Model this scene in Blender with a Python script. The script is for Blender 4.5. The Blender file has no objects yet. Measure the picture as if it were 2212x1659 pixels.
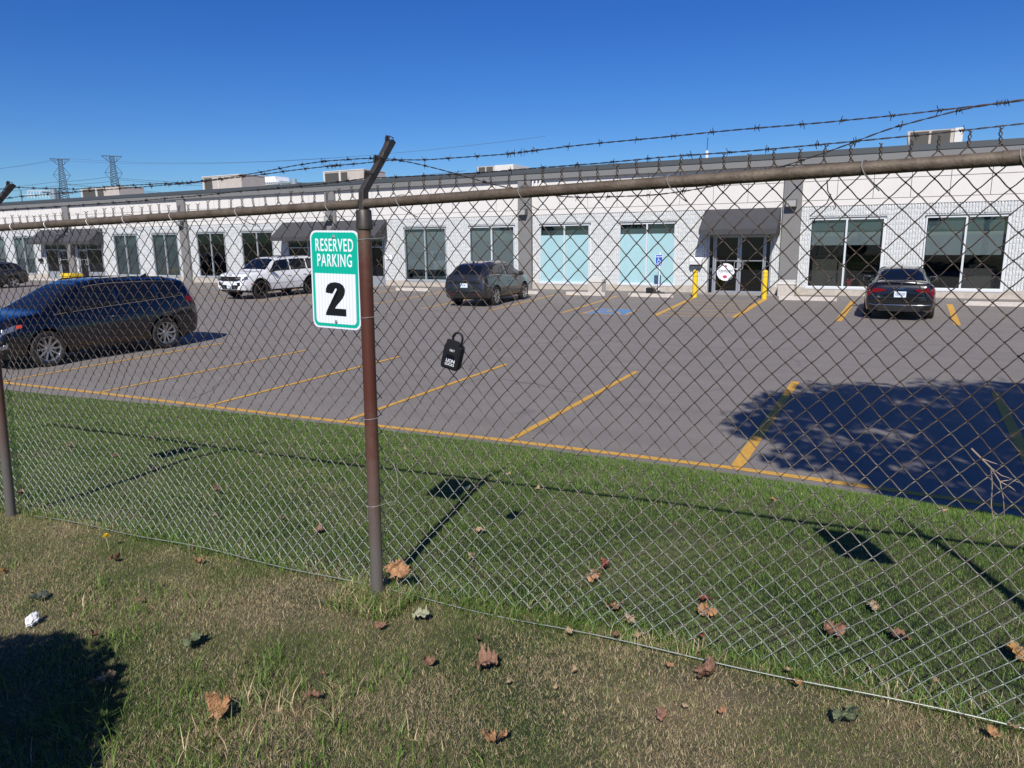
import bpy, bmesh, math, random
import numpy as np
from mathutils import Vector, Matrix
random.seed(7); RNG = np.random.default_rng(11)
R = math.radians
scene = bpy.context.scene

# ------------------------------------------------------------------ camera
CAM_Z = 2.6                       # camera height above the parking lot (metres)
YAW, PITCH, ROLL = R(27.75), R(11.5), R(0.78)
cd = bpy.data.cameras.new('camera'); cam = bpy.data.objects.new('camera', cd)
scene.collection.objects.link(cam); scene.camera = cam
F = Vector((-math.sin(YAW)*math.cos(PITCH), math.cos(YAW)*math.cos(PITCH), -math.sin(PITCH)))
Rt = Vector((math.cos(YAW), math.sin(YAW), 0)); U = Rt.cross(F)
Rr = Rt*math.cos(ROLL) - U*math.sin(ROLL); Ur = Rt*math.sin(ROLL) + U*math.cos(ROLL)
cam.matrix_world = Matrix(((Rr.x, Ur.x, -F.x, 0), (Rr.y, Ur.y, -F.y, 0), (Rr.z, Ur.z, -F.z, CAM_Z), (0, 0, 0, 1)))
cd.sensor_width = 36; cd.lens = 36*1540/2212; cd.clip_start = .05; cd.clip_end = 6000

# ------------------------------------------------------------------ sky, sun, exposure
world = bpy.data.worlds.new('World'); scene.world = world; world.use_nodes = True
nt = world.node_tree; nt.nodes.clear()
sky = nt.nodes.new('ShaderNodeTexSky'); sky.sky_type = 'NISHITA'; sky.sun_disc = False
sky.sun_elevation = R(40.7); sky.sun_rotation = R(161.5); sky.air_density = 1.0; sky.dust_density = .25; sky.ozone_density = 2.6; sky.altitude = 200
bg = nt.nodes.new('ShaderNodeBackground'); bg.inputs[1].default_value = 0.105
wo = nt.nodes.new('ShaderNodeOutputWorld')
hs = nt.nodes.new('ShaderNodeHueSaturation'); hs.inputs['Saturation'].default_value = 1.35; hs.inputs['Hue'].default_value = .512; hs.inputs['Value'].default_value = 1.0
nt.links.new(sky.outputs[0], hs.inputs['Color']); tm = nt.nodes.new('ShaderNodeMix'); tm.data_type = 'RGBA'; tm.blend_type = 'MULTIPLY'; tm.inputs[0].default_value = 1; tm.inputs[7].default_value = (.44, .66, .93, 1)   # deep polarised blue of the clear autumn sky
nt.links.new(hs.outputs[0], tm.inputs[6]); nt.links.new(tm.outputs[2], bg.inputs[0]); nt.links.new(bg.outputs[0], wo.inputs[0])
sun_dir = Vector((-0.24073, 0.71898, -0.65201))
sd = bpy.data.lights.new('sun', 'SUN'); sd.energy = 4.9; sd.angle = R(.53); sd.color = (1, .955, .88)
sun = bpy.data.objects.new('sun', sd); scene.collection.objects.link(sun)
sun.rotation_euler = sun_dir.to_track_quat('-Z', 'Y').to_euler(); sun.location = (5, -15, 20)
scene.view_settings.view_transform = 'Standard'; scene.view_settings.look = 'None'
scene.view_settings.exposure = 0.0; scene.view_settings.gamma = 1; scene.view_settings.use_curve_mapping = False
scene.cycles.max_bounces = 6; scene.cycles.transparent_max_bounces = 12

# ------------------------------------------------------------------ helpers
def link(o): scene.collection.objects.link(o); return o
def tag(o, label=None, cat=None, group=None, kind=None):
    if label: o['label'] = label
    if cat: o['category'] = cat
    if group: o['group'] = group
    if kind: o['kind'] = kind
    return o
def empty(name, loc=(0, 0, 0), rz=0, label=None, cat=None, group=None):
    o = link(bpy.data.objects.new(name, None)); o.location = loc; o.rotation_euler = (0, 0, rz); o.empty_display_size = .1
    return tag(o, label, cat, group)
def mesh_obj(name, me, parent=None, mats=None, smooth=False):
    o = link(bpy.data.objects.new(name, me)); o.parent = parent
    for m in (mats or []): me.materials.append(m)
    if smooth: me.shade_smooth()
    return o
def copy_tree(o, parent=None):
    c = o.copy(); link(c); c.parent = parent
    for ch in list(o.children): copy_tree(ch, c)
    return c
class MB:
    """collects faces and links them as ONE mesh object"""
    def __init__(s): s.v = []; s.f = []; s.m = []
    def add(s, v, f, m=0):
        b = len(s.v); s.v += [tuple(p) for p in v]; s.f += [tuple(i+b for i in q) for q in f]; s.m += [m]*len(f); return s
    def box(s, x0, x1, y0, y1, z0, z1, m=0, M=None):
        v = [(x, y, z) for z in (z0, z1) for y in (y0, y1) for x in (x0, x1)]
        if M is not None: v = [M @ Vector(p) for p in v]
        return s.add(v, [(0, 2, 3, 1), (4, 5, 7, 6), (0, 1, 5, 4), (2, 6, 7, 3), (0, 4, 6, 2), (1, 3, 7, 5)], m)
    def bbox(s, x0, x1, y0, y1, z0, z1, b=.01, m=0, M=None):
        """box with chamfered edges"""
        bm = bmesh.new(); bmesh.ops.create_cube(bm, size=1)
        for q in bm.verts: q.co = Vector(((x0+x1)/2+q.co.x*(x1-x0), (y0+y1)/2+q.co.y*(y1-y0), (z0+z1)/2+q.co.z*(z1-z0)))
        bmesh.ops.bevel(bm, geom=list(bm.edges), offset=b, segments=2, affect='EDGES', profile=.5)
        bm.verts.index_update()
        vs = [(M @ q.co if M is not None else q.co.copy()) for q in bm.verts]
        s.add(vs, [[q.index for q in f.verts] for f in bm.faces], m); bm.free(); return s
    def prism(s, poly, y0, y1, m=0, M=None, ax='y'):
        """poly of (a,b) extruded between y0 and y1"""
        n = len(poly)
        def P(a, b, y): return (a, y, b) if ax == 'y' else ((y, a, b) if ax == 'x' else (a, b, y))
        v = [P(a, b, y0) for a, b in poly]+[P(a, b, y1) for a, b in poly]
        if M is not None: v = [M @ Vector(p) for p in v]
        f = [tuple(range(n))[::-1], tuple(range(n, 2*n))]+[(i, (i+1) % n, n+(i+1) % n, n+i) for i in range(n)]
        return s.add(v, f, m)
    def tube(s, pts, r, n=8, m=0, cap=True):
        P = np.array([tuple(p) for p in pts], float); k = len(P)
        T = np.zeros_like(P); T[1:-1] = P[2:]-P[:-2]; T[0] = P[1]-P[0]; T[-1] = P[-1]-P[-2]
        T /= np.maximum(np.linalg.norm(T, axis=1, keepdims=True), 1e-9)
        a = np.array([0, 0, 1.]) if abs(T[0][2]) < .9 else np.array([1., 0, 0])
        N = np.cross(T[0], a); N /= np.linalg.norm(N); vs = []
        rr = r if hasattr(r, '__len__') else [r]*k
        for i in range(k):
            N = N-T[i]*(N@T[i]); N /= max(np.linalg.norm(N), 1e-9); B = np.cross(T[i], N)
            for j in range(n):
                t = 2*math.pi*j/n; vs.append(P[i]+rr[i]*(math.cos(t)*N+math.sin(t)*B))
        f = [(i*n+j, i*n+(j+1) % n, (i+1)*n+(j+1) % n, (i+1)*n+j) for i in range(k-1) for j in range(n)]
        if cap: f += [tuple(range(n))[::-1], tuple((k-1)*n+j for j in range(n))]
        return s.add(vs, f, m)
    def lathe(s, prof, n=32, m=0, M=None, ax='z', cap=True):
        """prof of (r, h)"""
        vs = []
        for r, h in prof:
            for j in range(n):
                t = 2*math.pi*j/n; c, q = r*math.cos(t), r*math.sin(t)
                p = Vector((c, q, h)) if ax == 'z' else Vector((c, h, q))
                vs.append(M @ p if M is not None else p)
        k = len(prof)
        f = [(i*n+j, i*n+(j+1) % n, (i+1)*n+(j+1) % n, (i+1)*n+j) for i in range(k-1) for j in range(n)]
        if cap: f += [tuple(range(n))[::-1], tuple((k-1)*n+j for j in range(n))]
        return s.add(vs, f, m)
    def quad(s, a, b, c, d, m=0): return s.add([a, b, c, d], [(0, 1, 2, 3)], m)
    def build(s, name, mats, parent=None, smooth=False, fix=True):
        me = bpy.data.meshes.new(name); me.from_pydata([tuple(p) for p in s.v], [], s.f)
        if not isinstance(mats, (list, tuple)): mats = [mats]
        if any(s.m): me.polygons.foreach_set('material_index', s.m)
        if fix:
            bm = bmesh.new(); bm.from_mesh(me); bmesh.ops.recalc_face_normals(bm, faces=list(bm.faces)); bm.to_mesh(me); bm.free()
        o = mesh_obj(name, me, parent, mats)
        if smooth:
            me.shade_smooth()
            if smooth != 'full': me.set_sharp_from_angle(angle=R(38))
        return o
def np_mesh(name, V, Q, mats, parent=None, smooth=True):
    """V (n,3), Q (m,4) quads"""
    me = bpy.data.meshes.new(name); k = Q.shape[1]
    me.vertices.add(len(V)); me.vertices.foreach_set('co', V.astype(np.float32).ravel())
    me.loops.add(Q.size); me.loops.foreach_set('vertex_index', Q.astype(np.int32).ravel())
    me.polygons.add(len(Q)); me.polygons.foreach_set('loop_start', np.arange(0, Q.size, k, dtype=np.int32))
    me.polygons.foreach_set('loop_total', np.full(len(Q), k, np.int32))
    me.update(calc_edges=True); me.validate()
    return mesh_obj(name, me, parent, mats, smooth)
FONT_CACHE = {}
def text_obj(name, s, size, M, mat, parent=None, sx=1.0, ext=.0006, off=0.0, spacing=1.0, center=True):
    cu = bpy.data.curves.new('txt', 'FONT'); cu.body = s; cu.size = size; cu.extrude = ext; cu.offset = off
    cu.space_character = spacing; cu.resolution_u = 4
    if center: cu.align_x = 'CENTER'
    cu.align_y = 'CENTER'
    t = bpy.data.objects.new('txt', cu); link(t); bpy.context.view_layer.update()
    dg = bpy.context.evaluated_depsgraph_get()
    me = bpy.data.meshes.new_from_object(t.evaluated_get(dg)); bpy.data.objects.remove(t); bpy.data.curves.remove(cu)
    me.transform(M @ Matrix.Diagonal((sx, 1, 1, 1))); me.materials.clear()
    return mesh_obj(name, me, parent, [mat])
# text plane facing -Y:  local x -> +X, local y -> +Z
FACE_S = Matrix(((1, 0, 0, 0), (0, 0, -1, 0), (0, 1, 0, 0), (0, 0, 0, 1)))

# ------------------------------------------------------------------ materials
def srgb(r, g, b):
    f = lambda c: (c/255/12.92) if c <= 10 else ((c/255+.055)/1.055)**2.4
    return (f(r), f(g), f(b))
def mat(name, col, rough=.6, metal=0, var=0.0, vscale=8, bump=0, bscale=60, coat=0, spec=.5, col2=None, detail=6, dist=.01, coords='Object'):
    m = bpy.data.materials.new(name); m.use_nodes = True; n = m.node_tree; b = n.nodes['Principled BSDF']
    b.inputs['Base Color'].default_value = (*col, 1); b.inputs['Roughness'].default_value = rough; b.inputs['Metallic'].default_value = metal
    b.inputs['Coat Weight'].default_value = coat; b.inputs['Coat Roughness'].default_value = .04; b.inputs['Specular IOR Level'].default_value = spec
    tc = n.nodes.new('ShaderNodeTexCoord')
    if var or col2:
        no = n.nodes.new('ShaderNodeTexNoise'); no.inputs['Scale'].default_value = vscale; no.inputs['Detail'].default_value = detail
        no.inputs['Roughness'].default_value = .65
        n.links.new(tc.outputs[coords], no.inputs['Vector'])
        mx = n.nodes.new('ShaderNodeMix'); mx.data_type = 'RGBA'
        mr = n.nodes.new('ShaderNodeMapRange'); mr.inputs[1].default_value = .3; mr.inputs[2].default_value = .7
        n.links.new(no.outputs[0], mr.inputs[0]); n.links.new(mr.outputs[0], mx.inputs[0])
        c2 = col2 or tuple(min(1, c*(1+var)) for c in col); c1 = col if col2 else tuple(c*(1-var) for c in col)
        mx.inputs[6].default_value = (*c1, 1); mx.inputs[7].default_value = (*c2, 1)
        n.links.new(mx.outputs[2], b.inputs['Base Color'])
    if bump:
        nb = n.nodes.new('ShaderNodeTexNoise'); nb.inputs['Scale'].default_value = bscale; nb.inputs['Detail'].default_value = 5
        n.links.new(tc.outputs[coords], nb.inputs['Vector'])
        bp = n.nodes.new('ShaderNodeBump'); bp.inputs['Strength'].default_value = bump; bp.inputs['Distance'].default_value = dist
        n.links.new(nb.outputs[0], bp.inputs['Height']); n.links.new(bp.outputs[0], b.inputs['Normal'])
    return m
def window_glass(name, tint=(.75, .85, .85), dark=.55):
    """thin architectural glass: tinted see-through plus mirror reflection"""
    m = bpy.data.materials.new(name); m.use_nodes = True; n = m.node_tree; n.nodes.clear()
    out = n.nodes.new('ShaderNodeOutputMaterial'); mx = n.nodes.new('ShaderNodeMixShader')
    tr = n.nodes.new('ShaderNodeBsdfTransparent'); tr.inputs[0].default_value = tuple(c*dark for c in tint)+(1,)
    gl = n.nodes.new('ShaderNodeBsdfGlossy'); gl.inputs['Roughness'].default_value = .015; gl.inputs[0].default_value = (.9, .97, .97, 1)
    lw = n.nodes.new('ShaderNodeLayerWeight'); lw.inputs[0].default_value = .5; pw = n.nodes.new('ShaderNodeMath'); pw.operation = 'POWER'; pw.inputs[1].default_value = 4
    fr = n.nodes.new('ShaderNodeMath'); fr.operation = 'MULTIPLY_ADD'; fr.inputs[1].default_value = .9; fr.inputs[2].default_value = .06
    n.links.new(lw.outputs['Facing'], pw.inputs[0]); n.links.new(pw.outputs[0], fr.inputs[0]); n.links.new(fr.outputs[0], mx.inputs[0]); n.links.new(tr.outputs[0], mx.inputs[1]); n.links.new(gl.outputs[0], mx.inputs[2])
    n.links.new(mx.outputs[0], out.inputs[0]); return m
def asphalt_mat():
    m = mat('asphalt', (.2, .2, .2), .92); n = m.node_tree; b = n.nodes['Principled BSDF']
    tc = n.nodes.new('ShaderNodeTexCoord')
    def noise(s, d=8, r=.6):
        k = n.nodes.new('ShaderNodeTexNoise'); k.inputs['Scale'].default_value = s; k.inputs['Detail'].default_value = d; k.inputs['Roughness'].default_value = r
        n.links.new(tc.outputs['Object'], k.inputs['Vector']); return k
    big, mid, fine = noise(.22), noise(2.3), noise(75, 3, .8)
    # long streaks along the driving lane
    mp = n.nodes.new('ShaderNodeMapping'); mp.inputs['Scale'].default_value = (.12, 1.6, 1); n.links.new(tc.outputs['Object'], mp.inputs[0])
    st = n.nodes.new('ShaderNodeTexNoise'); st.inputs['Scale'].default_value = 1.4; st.inputs['Detail'].default_value = 7; n.links.new(mp.outputs[0], st.inputs['Vector'])
    cr = n.nodes.new('ShaderNodeValToRGB'); cr.color_ramp.elements[0].position = .3; cr.color_ramp.elements[1].position = .72
    cr.color_ramp.elements[0].color = (.180, .162, .147, 1); cr.color_ramp.elements[1].color = (.268, .242, .220, 1)
    a1 = n.nodes.new('ShaderNodeMath'); a1.operation = 'ADD'; a2 = n.nodes.new('ShaderNodeMath'); a2.operation = 'MULTIPLY_ADD'; a2.inputs[1].default_value = .33
    a3 = n.nodes.new('ShaderNodeMath'); a3.operation = 'MULTIPLY'; a3.inputs[1].default_value = .33
    n.links.new(big.outputs[0], a1.inputs[0]); n.links.new(mid.outputs[0], a1.inputs[1]); n.links.new(a1.outputs[0], a2.inputs[0])
    n.links.new(st.outputs[0], a3.inputs[0]); n.links.new(a3.outputs[0], a2.inputs[2]); n.links.new(a2.outputs[0], cr.inputs[0])
    sp = n.nodes.new('ShaderNodeValToRGB'); sp.color_ramp.elements[0].position = .25; sp.color_ramp.elements[1].position = .8
    sp.color_ramp.elements[0].color = (.45, .45, .45, 1); sp.color_ramp.elements[1].color = (1.55, 1.52, 1.5, 1)
    n.links.new(fine.outputs[0], sp.inputs[0])
    mx = n.nodes.new('ShaderNodeMix'); mx.data_type = 'RGBA'; mx.blend_type = 'MULTIPLY'; mx.inputs[0].default_value = 1
    n.links.new(cr.outputs[0], mx.inputs[6]); n.links.new(sp.outputs[0], mx.inputs[7])
    # oil spots
    vo = n.nodes.new('ShaderNodeTexNoise'); vo.inputs['Scale'].default_value = .9; vo.inputs['Detail'].default_value = 4; n.links.new(tc.outputs['Object'], vo.inputs['Vector'])
    vr = n.nodes.new('ShaderNodeMapRange'); vr.inputs[1].default_value = .66; vr.inputs[2].default_value = .72; vr.inputs[4].default_value = .42; n.links.new(vo.outputs[0], vr.inputs[0])
    m2 = n.nodes.new('ShaderNodeMix'); m2.data_type = 'RGBA'; m2.inputs[7].default_value = (.11, .10, .098, 1)
    n.links.new(vr.outputs[0], m2.inputs[0]); n.links.new(mx.outputs[2], m2.inputs[6]); n.links.new(m2.outputs[2], b.inputs['Base Color'])
    # hairline cracks, only here and there
    wn = n.nodes.new('ShaderNodeTexNoise'); wn.inputs['Scale'].default_value = 1.3; wn.inputs['Detail'].default_value = 6; n.links.new(tc.outputs['Object'], wn.inputs['Vector'])
    wm = n.nodes.new('ShaderNodeMix'); wm.data_type = 'VECTOR'; wm.inputs[0].default_value = .35; n.links.new(tc.outputs['Object'], wm.inputs[4]); n.links.new(wn.outputs['Color'], wm.inputs[5])
    vc = n.nodes.new('ShaderNodeTexVoronoi'); vc.feature = 'DISTANCE_TO_EDGE'; vc.inputs['Scale'].default_value = .33; n.links.new(wm.outputs[1], vc.inputs['Vector'])
    cm = n.nodes.new('ShaderNodeMapRange'); cm.inputs[1].default_value = .0025; cm.inputs[2].default_value = .006; cm.inputs[3].default_value = 1; cm.inputs[4].default_value = 0; n.links.new(vc.outputs['Distance'], cm.inputs[0])
    ms = n.nodes.new('ShaderNodeMapRange'); ms.inputs[1].default_value = .50; ms.inputs[2].default_value = .60; ms.inputs[4].default_value = .55; n.links.new(big.outputs[0], ms.inputs[0])
    mm = n.nodes.new('ShaderNodeMath'); mm.operation = 'MULTIPLY'; n.links.new(cm.outputs[0], mm.inputs[0]); n.links.new(ms.outputs[0], mm.inputs[1])
    m3 = n.nodes.new('ShaderNodeMix'); m3.data_type = 'RGBA'; m3.inputs[7].default_value = (.035, .033, .032, 1); n.links.new(mm.outputs[0], m3.inputs[0]); n.links.new(m2.outputs[2], m3.inputs[6]); n.links.new(m3.outputs[2], b.inputs['Base Color'])
    bp = n.nodes.new('ShaderNodeBump'); bp.inputs['Strength'].default_value = .5; bp.inputs['Distance'].default_value = .006
    n.links.new(fine.outputs[0], bp.inputs['Height']); n.links.new(bp.outputs[0], b.inputs['Normal'])
    return m
def soil_mat():
    m = mat('thatch', (.1, .1, .05), .95); n = m.node_tree; b = n.nodes['Principled BSDF']; tc = n.nodes.new('ShaderNodeTexCoord')
    a = n.nodes.new('ShaderNodeTexNoise'); a.inputs['Scale'].default_value = 1.6; a.inputs['Detail'].default_value = 8
    f = n.nodes.new('ShaderNodeTexNoise'); f.inputs['Scale'].default_value = 120; f.inputs['Detail'].default_value = 4; f.inputs['Roughness'].default_value = .8
    n.links.new(tc.outputs['Object'], a.inputs['Vector']); n.links.new(tc.outputs['Object'], f.inputs['Vector'])
    r = n.nodes.new('ShaderNodeValToRGB'); r.color_ramp.elements[0].position = .38; r.color_ramp.elements[1].position = .62
    r.color_ramp.elements[0].color = (.030, .045, .014, 1); r.color_ramp.elements[1].color = (.17, .135, .085, 1)
    r2 = n.nodes.new('ShaderNodeValToRGB'); r2.color_ramp.elements[0].position = .3; r2.color_ramp.elements[1].position = .75
    r2.color_ramp.elements[0].color = (.4, .4, .4, 1); r2.color_ramp.elements[1].color = (1.6, 1.6, 1.5, 1)
    mx = n.nodes.new('ShaderNodeMix'); mx.data_type = 'RGBA'; mx.blend_type = 'MULTIPLY'; mx.inputs[0].default_value = 1
    n.links.new(a.outputs[0], r.inputs[0]); n.links.new(f.outputs[0], r2.inputs[0]); n.links.new(r.outputs[0], mx.inputs[6]); n.links.new(r2.outputs[0], mx.inputs[7])
    n.links.new(mx.outputs[2], b.inputs['Base Color'])
    bp = n.nodes.new('ShaderNodeBump'); bp.inputs['Strength'].default_value = .9; bp.inputs['Distance'].default_value = .01
    n.links.new(f.outputs[0], bp.inputs['Height']); n.links.new(bp.outputs[0], b.inputs['Normal']); return m
def attr_mat(name, rough=.6, trans=.25):
    """colour from the mesh's own colour attribute 'tone', leaf-like translucency"""
    m = bpy.data.materials.new(name); m.use_nodes = True; n = m.node_tree; b = n.nodes['Principled BSDF']
    at = n.nodes.new('ShaderNodeAttribute'); at.attribute_name = 'tone'; b.inputs['Roughness'].default_value = rough
    b.inputs['Specular IOR Level'].default_value = .35
    n.links.new(at.outputs['Color'], b.inputs['Base Color'])
    if trans:
        tl = n.nodes.new('ShaderNodeBsdfTranslucent'); mx = n.nodes.new('ShaderNodeMixShader'); mx.inputs[0].default_value = trans
        n.links.new(at.outputs['Color'], tl.inputs[0]); n.links.new(b.outputs[0], mx.inputs[1]); n.links.new(tl.outputs[0], mx.inputs[2])
        n.links.new(mx.outputs[0], n.nodes['Material Output'].inputs[0])
    return m
def weathered_wire():
    """galvanised chain link: brown oxide high on the fence, cleaner zinc near the ground"""
    m = mat('weathered_wire', (.2, .17, .14), .5, .4); n = m.node_tree; b = n.nodes['Principled BSDF']
    tc = n.nodes.new('ShaderNodeTexCoord'); sp = n.nodes.new('ShaderNodeSeparateXYZ'); n.links.new(tc.outputs['Object'], sp.inputs[0])
    no = n.nodes.new('ShaderNodeTexNoise'); no.inputs['Scale'].default_value = 14; no.inputs['Detail'].default_value = 5; n.links.new(tc.outputs['Object'], no.inputs['Vector'])
    ad = n.nodes.new('ShaderNodeMath'); ad.operation = 'MULTIPLY_ADD'; ad.inputs[1].default_value = .7; n.links.new(no.outputs[0], ad.inputs[0]); n.links.new(sp.outputs[2], ad.inputs[2])
    mr = n.nodes.new('ShaderNodeMapRange'); mr.inputs[1].default_value = 1.45; mr.inputs[2].default_value = 2.35; n.links.new(ad.outputs[0], mr.inputs[0])
    r = n.nodes.new('ShaderNodeValToRGB'); e = r.color_ramp.elements; e[0].color = (.36, .39, .34, 1); e[1].color = (.085, .062, .048, 1)
    k = e.new(.5); k.color = (.26, .235, .20, 1)
    n.links.new(mr.outputs[0], r.inputs[0]); n.links.new(r.outputs[0], b.inputs['Base Color']); return m

M_ASPH = asphalt_mat(); M_SOIL = soil_mat(); M_WIRE = weathered_wire()
M_YELLOW = mat('yellow_road_paint', (.62, .34, .055), .8, var=.22, vscale=22, bump=.3, bscale=90)
M_YPAINT = mat('yellow_enamel', (.80, .55, .02), .38, var=.05, vscale=6)
M_BLUEP = mat('blue_road_paint', (.11, .24, .44), .8, var=.3, vscale=14)
M_CONC = mat('concrete', (.47, .42, .36), .9, var=.16, vscale=5, bump=.4, bscale=40)
M_CONC2 = mat('pale_concrete', (.52, .47, .42), .9, var=.12, vscale=9, bump=.35, bscale=50)
M_WALK = mat('walk_concrete', (.30, .275, .25), .92, var=.12, vscale=3, bump=.3, bscale=40)
M_BLOCK = mat('painted_split_block', (.63, .645, .64), .75, var=.06, vscale=18, bump=.9, bscale=38, dist=.02)
M_PANEL = mat('stucco_panel', (.70, .67, .63), .85, var=.03, vscale=2.5, bump=.2, bscale=160)
M_JOINT = mat('panel_joint', (.20, .19, .18), .9)
M_PIL = mat('grey_pilaster', (.20, .195, .19), .85, var=.05, vscale=3, bump=.3, bscale=90)
M_FASC = mat('grey_fascia', (.19, .19, .185), .6, var=.04, vscale=2)
M_CAP = mat('dark_cap_flashing', (.075, .085, .085), .5, .3)
M_FRAME = mat('white_aluminium', (.72, .74, .76), .4, .2)
M_FRAMEG = mat('grey_aluminium', (.40, .43, .45), .45, .2)
M_FRAMED = mat('silver_door_frame', (.42, .44, .48), .35, .5)
M_GLASS = window_glass('window_glass', (.86, .90, .91), .80)
M_GLASSD = window_glass('dark_window_glass', (.6, .66, .68), .45)
M_BLIND = mat('roller_blind', (.50, .54, .54), .8, var=.03, vscale=1.5)
M_BLINDD = mat('dark_blind', (.17, .22, .24), .7, var=.12, vscale=1.2)
M_FILM = mat('pale_aqua_film', (.36, .57, .60), .5, var=.05, vscale=1.2)
M_INT = mat('dark_room', (.045, .045, .045), .9, var=.3, vscale=2)
M_CARD = mat('brown_partition', (.17, .15, .13), .9, var=.1, vscale=3)
M_AWN = mat('charcoal_canvas', (.055, .055, .060), .8, var=.06, vscale=3, bump=.2, bscale=200)
M_BLACK = mat('black_plastic', (.012, .012, .013), .45)
M_RUBBER = mat('tyre_rubber', (.022, .022, .023), .8, bump=.3, bscale=80)
M_RTU = mat('beige_sheet_metal', (.47, .42, .37), .6, var=.07, vscale=3)
M_RTUL = mat('pale_sheet_metal', (.62, .60, .56), .55, var=.05, vscale=3)
M_LOUV = mat('dark_louvre', (.07, .068, .06), .7)
def post_mat():
    m = mat('brown_post_paint', (.13, .05, .034), .45, .3); n = m.node_tree; b = n.nodes['Principled BSDF']; tc = n.nodes.new('ShaderNodeTexCoord'); sp = n.nodes.new('ShaderNodeSeparateXYZ'); n.links.new(tc.outputs['Object'], sp.inputs[0])
    no = n.nodes.new('ShaderNodeTexNoise'); no.inputs['Scale'].default_value = 9; no.inputs['Detail'].default_value = 9; no.inputs['Roughness'].default_value = .7; n.links.new(tc.outputs['Object'], no.inputs['Vector'])
    a = n.nodes.new('ShaderNodeMath'); a.operation = 'MULTIPLY_ADD'; a.inputs[1].default_value = .9; n.links.new(no.outputs[0], a.inputs[0]); n.links.new(sp.outputs[2], a.inputs[2])
    mr = n.nodes.new('ShaderNodeMapRange'); mr.inputs[1].default_value = 1.5; mr.inputs[2].default_value = 3.2; n.links.new(a.outputs[0], mr.inputs[0])
    r = n.nodes.new('ShaderNodeValToRGB'); e = r.color_ramp.elements; e[0].color = (.17, .155, .145, 1); e[1].color = (.17, .115, .080, 1); k = e.new(.30); k.color = (.17, .095, .075, 1); k = e.new(.48); k.color = (.125, .042, .030, 1); k = e.new(.80); k.color = (.12, .045, .032, 1)
    n.links.new(mr.outputs[0], r.inputs[0]); n.links.new(r.outputs[0], b.inputs['Base Color']); return m
M_POST = post_mat()
M_RAIL = mat('weathered_pipe', (.075, .052, .036), .65, .2, col2=(.17, .135, .10), vscale=16, bump=.3, bscale=70)
M_ARM = mat('dark_arm_metal', (.075, .065, .058), .5, .5, var=.25, vscale=20)
M_BARB = mat('barbed_wire_rust', (.045, .035, .030), .6, .5, var=.3, vscale=30)
M_ALU = mat('bright_tie_wire', (.62, .60, .55), .35, .7)
M_ZINC = mat('galvanised_steel', (.48, .51, .52), .38, .6, var=.12, vscale=20)
M_SWHITE = mat('reflective_white', (.86, .88, .93), .45)
def sheeting(name, c1, c2):
    """prismatic sheeting with its faint vertical ribs"""
    m = mat(name, c1, .45); n = m.node_tree; tc = n.nodes.new('ShaderNodeTexCoord'); w = n.nodes.new('ShaderNodeTexWave'); w.wave_type = 'BANDS'; w.bands_direction = 'X'; w.inputs['Scale'].default_value = 17; w.inputs['Distortion'].default_value = .4
    n.links.new(tc.outputs['Object'], w.inputs['Vector']); mx = n.nodes.new('ShaderNodeMix'); mx.data_type = 'RGBA'; mx.inputs[6].default_value = (*c1, 1); mx.inputs[7].default_value = (*c2, 1); n.links.new(w.outputs['Fac'], mx.inputs[0]); n.links.new(mx.outputs[2], n.nodes['Principled BSDF'].inputs['Base Color']); return m
M_SHEET = sheeting('sign_sheeting', (.88, .90, .95), (.70, .74, .86))
M_SGREEN = sheeting('sign_green', (.0, .46, .32), (.0, .41, .29))
M_SBLACK = mat('sign_black', (.006, .006, .006), .5)
M_SBLUE = mat('sign_blue', (.015, .10, .46), .45)
M_WHITE = mat('white_enamel', (.80, .80, .80), .4)
M_RED = mat('sticker_red', (.55, .04, .09), .5)
M_LOCK = mat('black_lock_shell', (.010, .0105, .012), .5, spec=.4, bump=.08, bscale=300)
M_BLADE = attr_mat('grass_blade', .55, .22); M_CROWN = attr_mat('crown_leaf', .5, .3)
M_BARK = mat('bark', (.11, .085, .06), .9, var=.3, vscale=12, bump=.8, bscale=30)
M_PYL = mat('pylon_steel', (.12, .15, .19), .6, .3)
M_DIRT = mat('far_ground', (.12, .13, .08), .95, var=.2, vscale=.05)

# ------------------------------------------------------------------ terrain
ZF = np.array([(-60, .30), (-12, .48), (-5.4, .73), (-2.1, .885), (0, .965), (1.1, 1.0), (12, 1.05)])
PR = np.array([(-30, 0), (2.5, 0), (3, -.055), (3.7, -.105), (4.35, -.15), (4.95, -.24)])
ED = np.array([(-60, 6.6), (-14.4, 7.0), (-12, 7.24), (-9.9, 7.5), (-7.1, 7.64), (-4.1, 7.77), (-1.3, 7.8), (1.28, 7.63), (6, 7.5), (40, 7.5)])
def edge_y(X): return np.interp(X, ED[:, 0], ED[:, 1])-.06
def lawn_z(X, Y):
    X = np.asarray(X, float); Y = np.asarray(Y, float)
    zf = np.interp(X, ZF[:, 0], ZF[:, 1]); e = edge_y(X)
    near = np.maximum(zf+np.interp(Y, PR[:, 0], PR[:, 1]), .06)
    z0 = np.maximum(zf-.24, .06); t = np.clip((Y-4.95)/(e-4.95), 0, 1.15); t = t*(1-.25*(1-t))
    z = np.where(Y <= 4.95, near, z0+(.035-z0)*t)
    return z+.010*np.sin(X*2.3+Y*1.1)*np.sin(Y*2.9-X*.7)*np.clip((7-Y)/2, 0, 1)
def LZ(x, y): return float(lawn_z(x, y))
def lot_z(X, Y): return .09*np.clip((np.asarray(Y, float)-20)/13, 0, 1)*np.clip((np.asarray(X, float)+45)/15, 0, 1)
def QZ(x, y): return float(lot_z(x, y))
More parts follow.
